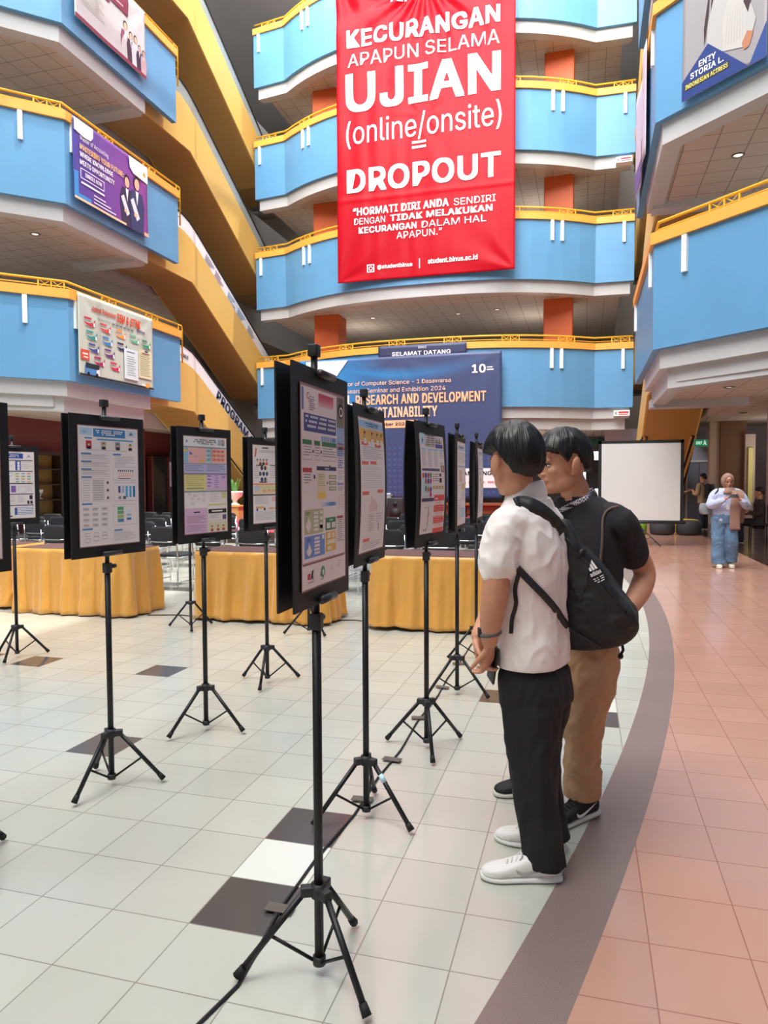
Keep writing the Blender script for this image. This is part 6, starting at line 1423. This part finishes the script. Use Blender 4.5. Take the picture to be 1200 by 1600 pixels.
strap_on(p2, 'lanyard', t2, [(-.135, 1.26), (-.115, 1.32), (-.075, 1.365), (-.02, 1.405), (.03, 1.43), (.07, 1.462)], .024, chk, .006, .003)
strap_on(p2, 'bag_strap', t2, [(.140, 1.388), (.108, 1.382), (.082, 1.362), (.068, 1.325), (.062, 1.25), (.055, 1.16), (.05, 1.06)], .011, mat('brown_cord', '#6a5a50', .6), .006, .006)
# ---- the woman walking in the corridor
BLOU = mat('pale_blue_blouse', '#b9bfdc', .75); DENIM = mat('blue_denim', '#5f7f9f', .8, noise_col=(5, .16)); HIJ = mat('brown_scarf', '#9a7868', .8); CANV = mat('grey_canvas', '#85878e', .8); CREAM = mat('cream_shoe', '#d8d2c0', .55)
ax = Axes(90); ax.f = Vector((0, -1, 0)); ax.l = Vector((1, 0, 0)); c = Vector((0, -.03, 1.478)); s = .98
Rw = Matrix((ax.f, ax.l, Vector((0, 0, 1)))).transposed()@Matrix.Rotation(.28, 3, 'Y')
TOR = [(.80, -.04, .0, .185, .135), (.93, -.04, 0, .185, .130), (1.08, -.03, 0, .19, .125), (1.22, -.01, 0, .205, .12), (1.31, 0, 0, .185, .10), (1.36, 0, 0, .10, .08)]
LN = [(.86, -.13, 0, .12, .13), (.7, -.13, 0, .115, .12), (.45, -.13, -.01, .105, .105), (.25, -.13, -.0, .11, .105), (.07, -.12, .0, .112, .11)]
LF = [(.86, .05, 0, .12, .13), (.7, .06, -.01, .115, .12), (.45, .07, -.05, .105, .105), (.25, .08, .02, .11, .105), (.09, .08, .07, .11, .11)]
mb = MB(); head(mb, c, Rw, s, SKINW); mb.tube([c+Vector((0, .02, -.05)), Vector((0, .01, 1.34))], [.052, .07], SKINW, 12)
trunk(mb, ax, TOR, SKINW, .85); trunk(mb, ax, LN, SKINW, .6); trunk(mb, ax, LF, SKINW, .6)
for x, y in ((-.12, 0), (.08, .07)): limb(mb, [(x, y, .12), (x, y, .05), (x, y-.10, .035)], [.034, .034, .026], SKINW)
limb(mb, [(-.17, 0, 1.29), (-.25, -.02, 1.16), (-.285, -.06, 1.08), (-.19, -.19, 1.13), (-.095, -.25, 1.185)], [.055, .048, .045, .038, .028], SKINW, 12)
limb(mb, [(.17, 0, 1.29), (.26, -.02, 1.15), (.30, -.06, 1.06), (.21, -.19, 1.12), (.125, -.25, 1.17)], [.055, .048, .045, .038, .028], SKINW, 12)
hand(mb, (-.095, -.25, 1.185), (.85, -.25, .35), (.25, -.2, 1), SKINW, (.4, .7, .5), .92, thumb=1); hand(mb, (.125, -.25, 1.17), (-.75, -.2, .5), (-.2, -.2, 1), SKINW, (.4, .7, .5), .92, thumb=-1)
BW_ = (2.32, 13.32); pw = remesh(mb, 'person', None, .008, 2); pw.location = (*BW_, 0); pw.rotation_euler = (0, 0, YAW-.17)
tag(pw, 'person in brown headscarf, pale blue blouse and wide jeans walking while looking at a phone', 'person'); face_parts(pw, c, Rw, s)
mb = MB()
Pw = lambda x, y, z: c+Rw@Vector((x, y, z))*s
for k in range(7):                   # scarf wound round the face: a hood open at the front, then the wraps at the throat
    pass
rr = []
for a in [radians(q) for q in range(-12, 193, 12)]:
    pass
hood = [(.068, .072, .088), (.045, .092, .112), (0, .104, .128), (-.05, .100, .122), (-.09, .078, .095), (-.115, .03, .04)]
rings = [[Pw(x, w*cos(q), .012+h*sin(q)-(.012 if sin(q) < 0 else 0)) for q in [2*pi*k/24 for k in range(24)]] for x, w, h in hood]
inner = [[Pw(x, (w-.012)*cos(q), .012+(h-.012)*sin(q)-(.012 if sin(q) < 0 else 0)) for q in [2*pi*k/24 for k in range(24)]] for x, w, h in hood[:3]]
mb.loft(list(reversed(inner))+rings, HIJ, True)
mb.loft([[Vector((0+.0, -.005+oy, z))+Vector((a*cos(q), b*sin(q)-.02, .018*cos(q))) for q in [2*pi*k/24 for k in range(24)]] for z, a, b, oy in ((1.375, .074, .080, .005), (1.345, .090, .095, 0), (1.315, .125, .11, 0), (1.27, .155, .118, 0), (1.265, .12, .09, 0))], HIJ, True)
mb.loft([[Vector((x+w*cos(q), y+.02*sin(q)+.012*sin(q*3+z*9), z)) for q in [2*pi*k/20 for k in range(20)]] for z, x, y, w in ((1.33, .12, -.10, .09), (1.22, .13, -.15, .10), (1.05, .10, -.155, .085), (.85, .085, -.16, .085), (.70, .085, -.165, .085), (.66, .09, -.165, .08))], HIJ, True)
mb.loft([[Vector((x+w*cos(q), y+.02*sin(q), z)) for q in [2*pi*k/16 for k in range(16)]] for z, x, y, w in ((1.30, .20, .03, .07), (1.1, .23, .05, .075), (.9, .24, .05, .07), (.76, .23, .05, .05))], HIJ, True)
mb.build('headscarf', pw)
mb = MB(); trunk(mb, ax, TOR, BLOU, 1, .006)
for q, e in ((-1, [(-.12, 0, 1.30), (-.20, -.01, 1.25), (-.265, -.04, 1.12), (-.275, -.08, 1.075), (-.19, -.19, 1.125), (-.125, -.23, 1.16)]), (1, [(.12, 0, 1.30), (.20, -.01, 1.25), (.28, -.04, 1.11), (.29, -.08, 1.06), (.21, -.19, 1.115), (.15, -.23, 1.15)])):
    limb(mb, e, [.07, .078, .074, .07, .062, .045], BLOU, 12)
remesh(mb, 'blouse', pw, .010, 2, cloth_noise(.012, 8, 23.3))
mb = MB(); trunk(mb, ax, [(.96, -.04, 0, .17, .125), (.86, -.04, 0, .20, .14), (.76, -.035, 0, .205, .14)], DENIM); trunk(mb, ax, LN, DENIM); trunk(mb, ax, LF, DENIM); remesh(mb, 'jeans', pw, .010, 2, cloth_noise(.012, 7, 27.3))
shoe(pw, (-.125, .07, 0), (-.14, -.19, 0), CREAM, SOLEW, None); shoe(pw, (.08, .14, .0), (.085, -.10, 0), CREAM, SOLEW, None)
RW = Matrix.Rotation(YAW-.17, 3, 'Z')
t = thing('tote_bag', 'grey canvas tote bag under the arm of the person in the headscarf', 'bag', (*BW_, 0), YAW-.17)
mb = MB(); mb.loft([[Vector((-.30+w*cos(q), .06+.06*sin(q), z)) for q in [2*pi*k/20 for k in range(20)]] for z, w in ((1.10, .10), (1.08, .125), (1.0, .135), (.93, .12), (.91, .08))], CANV); mb.build('bag_body', t)
mb = MB(); mb.ribbon([(-.34, .02, 1.08), (-.24, -.07, 1.22), (-.17, -.085, 1.33), (-.15, .0, 1.385), (-.18, .09, 1.3), (-.28, .10, 1.09)], Vector((1, .2, 0)), .02, .006, RUB); mb.build('handle', t)
o = MB(); o.rbox((0, 0, 0), (.14, .008, .072), .003, PLAST); ph = o.build('phone'); ph.location = Vector((*BW_, 0))+RW@Vector((.012, -.335, 1.235)); ph.rotation_euler = (-.7, 0, YAW-.17); tag(ph, 'dark phone held in both hands by the person in the headscarf', 'phone')
o = MB(); o.rbox((0, 0, 0), (.05, .004, .08), .002, WHITE); cd_ = o.build('card'); cd_.location = Vector((*BW_, 0))+RW@Vector((-.03, -.160, 1.04)); cd_.rotation_euler = (0, 0, YAW-.17); tag(cd_, 'small white card hanging on the blouse of the person in the headscarf', 'card')

# ---- people deep in the corridor
def bystander(x, y, rz, label, top, trou, hairm, sit=False, pack=None):
    ax = Axes(90); c = Vector((0, .01, 1.56 if not sit else 1.19)); R = Matrix((ax.f, ax.l, Vector((0, 0, 1)))).transposed(); dz = 0 if not sit else -.37
    T = [(.80+dz, 0, 0, .17, .12), (1.0+dz, 0, 0, .175, .12), (1.25+dz, 0, 0, .20, .12), (1.37+dz, 0, 0, .17, .095), (1.42+dz, 0, 0, .08, .07)]
    mb = MB(); head(mb, c, R, 1, SKIN); mb.tube([c+Vector((0, -.01, -.05)), Vector((0, 0, 1.38+dz))], [.055, .07], SKIN, 12); trunk(mb, ax, T, SKIN, .85)
    A = []
    for q in (-1, 1):
        e = [(q*.19, 0, 1.34+dz), (q*.23, .01, 1.18+dz), (q*.24, .04, 1.08+dz), (q*.17, .20, 1.10+dz), (q*.08, .27, 1.14+dz)]; A.append(e)
        limb(mb, e, [.056, .05, .044, .038, .03], SKIN, 10); hand(mb, e[-1], (-q*.5, .7, .2), (0, .2, 1), SKIN, (.4, .5, .4), .95, thumb=q)
        if sit: G = [(q*.09, -.02, .48), (q*.11, .38, .50), (q*.11, .42, .30), (q*.11, .38, .08)]
        else: G = [(q*.09, 0, .82), (q*.095, .01, .45), (q*.10, -.02, .09)]
        limb(mb, G, [.07, .055, .045, .036][:len(G)], SKIN, 10); f0 = G[-1]; limb(mb, [f0, (f0[0], f0[1]+.12, .04)], [.034, .028], SKIN, 8)
    p = remesh(mb, 'person', None, .011, 2); p.location = (x, y, 0); p.rotation_euler = (0, 0, rz); tag(p, label, 'person')
    face_parts(p, c, R, 1)
    hair(p, c, R, 1, [(0, 22), (60, 10), (90, 10), (120, -20), (180, -38)], ([(0, .02), (180, .02)], .025), 4.4)
    mb = MB(); trunk(mb, ax, T, top, 1, .01)
    for e in A: limb(mb, [(e[0][0]*.6, 0, e[0][2])]+e[:4], [.075, .072, .066, .062, .052], top, 10)
    remesh(mb, 'top', p, .012, 2, cloth_noise(.008, 8, x*3))
    mb = MB(); trunk(mb, ax, [(.90+dz, 0, 0, .165, .12), (.78+dz, 0, 0, .175, .125), (.72+dz, 0, .02, .16, .12)], trou)
    for q in (-1, 1):
        if sit: limb(mb, [(q*.09, 0, .48), (q*.11, .38, .50), (q*.11, .42, .38), (q*.11, .39, .12)], [.10, .085, .08, .07], trou, 12)
        else: limb(mb, [(q*.085, 0, .76), (q*.09, .01, .45), (q*.10, -.02, .11)], [.11, .09, .075], trou, 12)
    remesh(mb, 'trousers', p, .012, 2)
    for q in (-1, 1):
        fy = .34 if sit else -.07; shoe(p, (q*.105, fy, 0), (q*.125, fy+.28, 0), BMESH, SOLEW, None)
    return p
DARKT = mat('dark_top', '#3a3634', .8); TAN = mat('tan_top', '#a38f74', .8); GREYT = mat('grey_top', '#7c7872', .8); NAVYT = mat('navy_trousers', '#2a2e3c', .8); SAND = mat('sand_trousers', '#8f8372', .8)
bystander(3.42, 23.4, YAW+.5, 'person in tan top with black backpack standing beyond the poufs, back turned', TAN, NAVYT, HAIR)
bystander(2.80, 24.3, YAW-2.2, 'person in grey top and sand trousers beyond the poufs beside the escalator', GREYT, SAND, HAIR)
bystander(3.93, 18.55, YAW+1.2, 'person in dark clothes sitting on a chair in the dim corridor', DARKT, NAVYT, HAIR, sit=True)
t = thing('backpack', 'black backpack on the person in the tan top beyond the poufs', 'backpack', (3.42, 23.4, 0), YAW+.5)
mb = MB(); mb.rbox((0, -.22, 1.16), (.30, .17, .44), .05, NYL); mb.build('bag_body', t); mb = MB(); mb.rbox((0, -.325, 1.06), (.24, .06, .2), .02, NYL2); mb.build('front_pocket', t)
for q in (-1, 1):
    mb = MB(); mb.ribbon([(q*.11, -.14, 1.30), (q*.12, -.08, 1.40), (q*.12, .05, 1.40), (q*.13, .15, 1.25), (q*.15, .08, 1.05), (q*.13, -.13, 1.0)], Vector((1, 0, 0)), .04, .01, NYL2); mb.build('shoulder_strap', t)
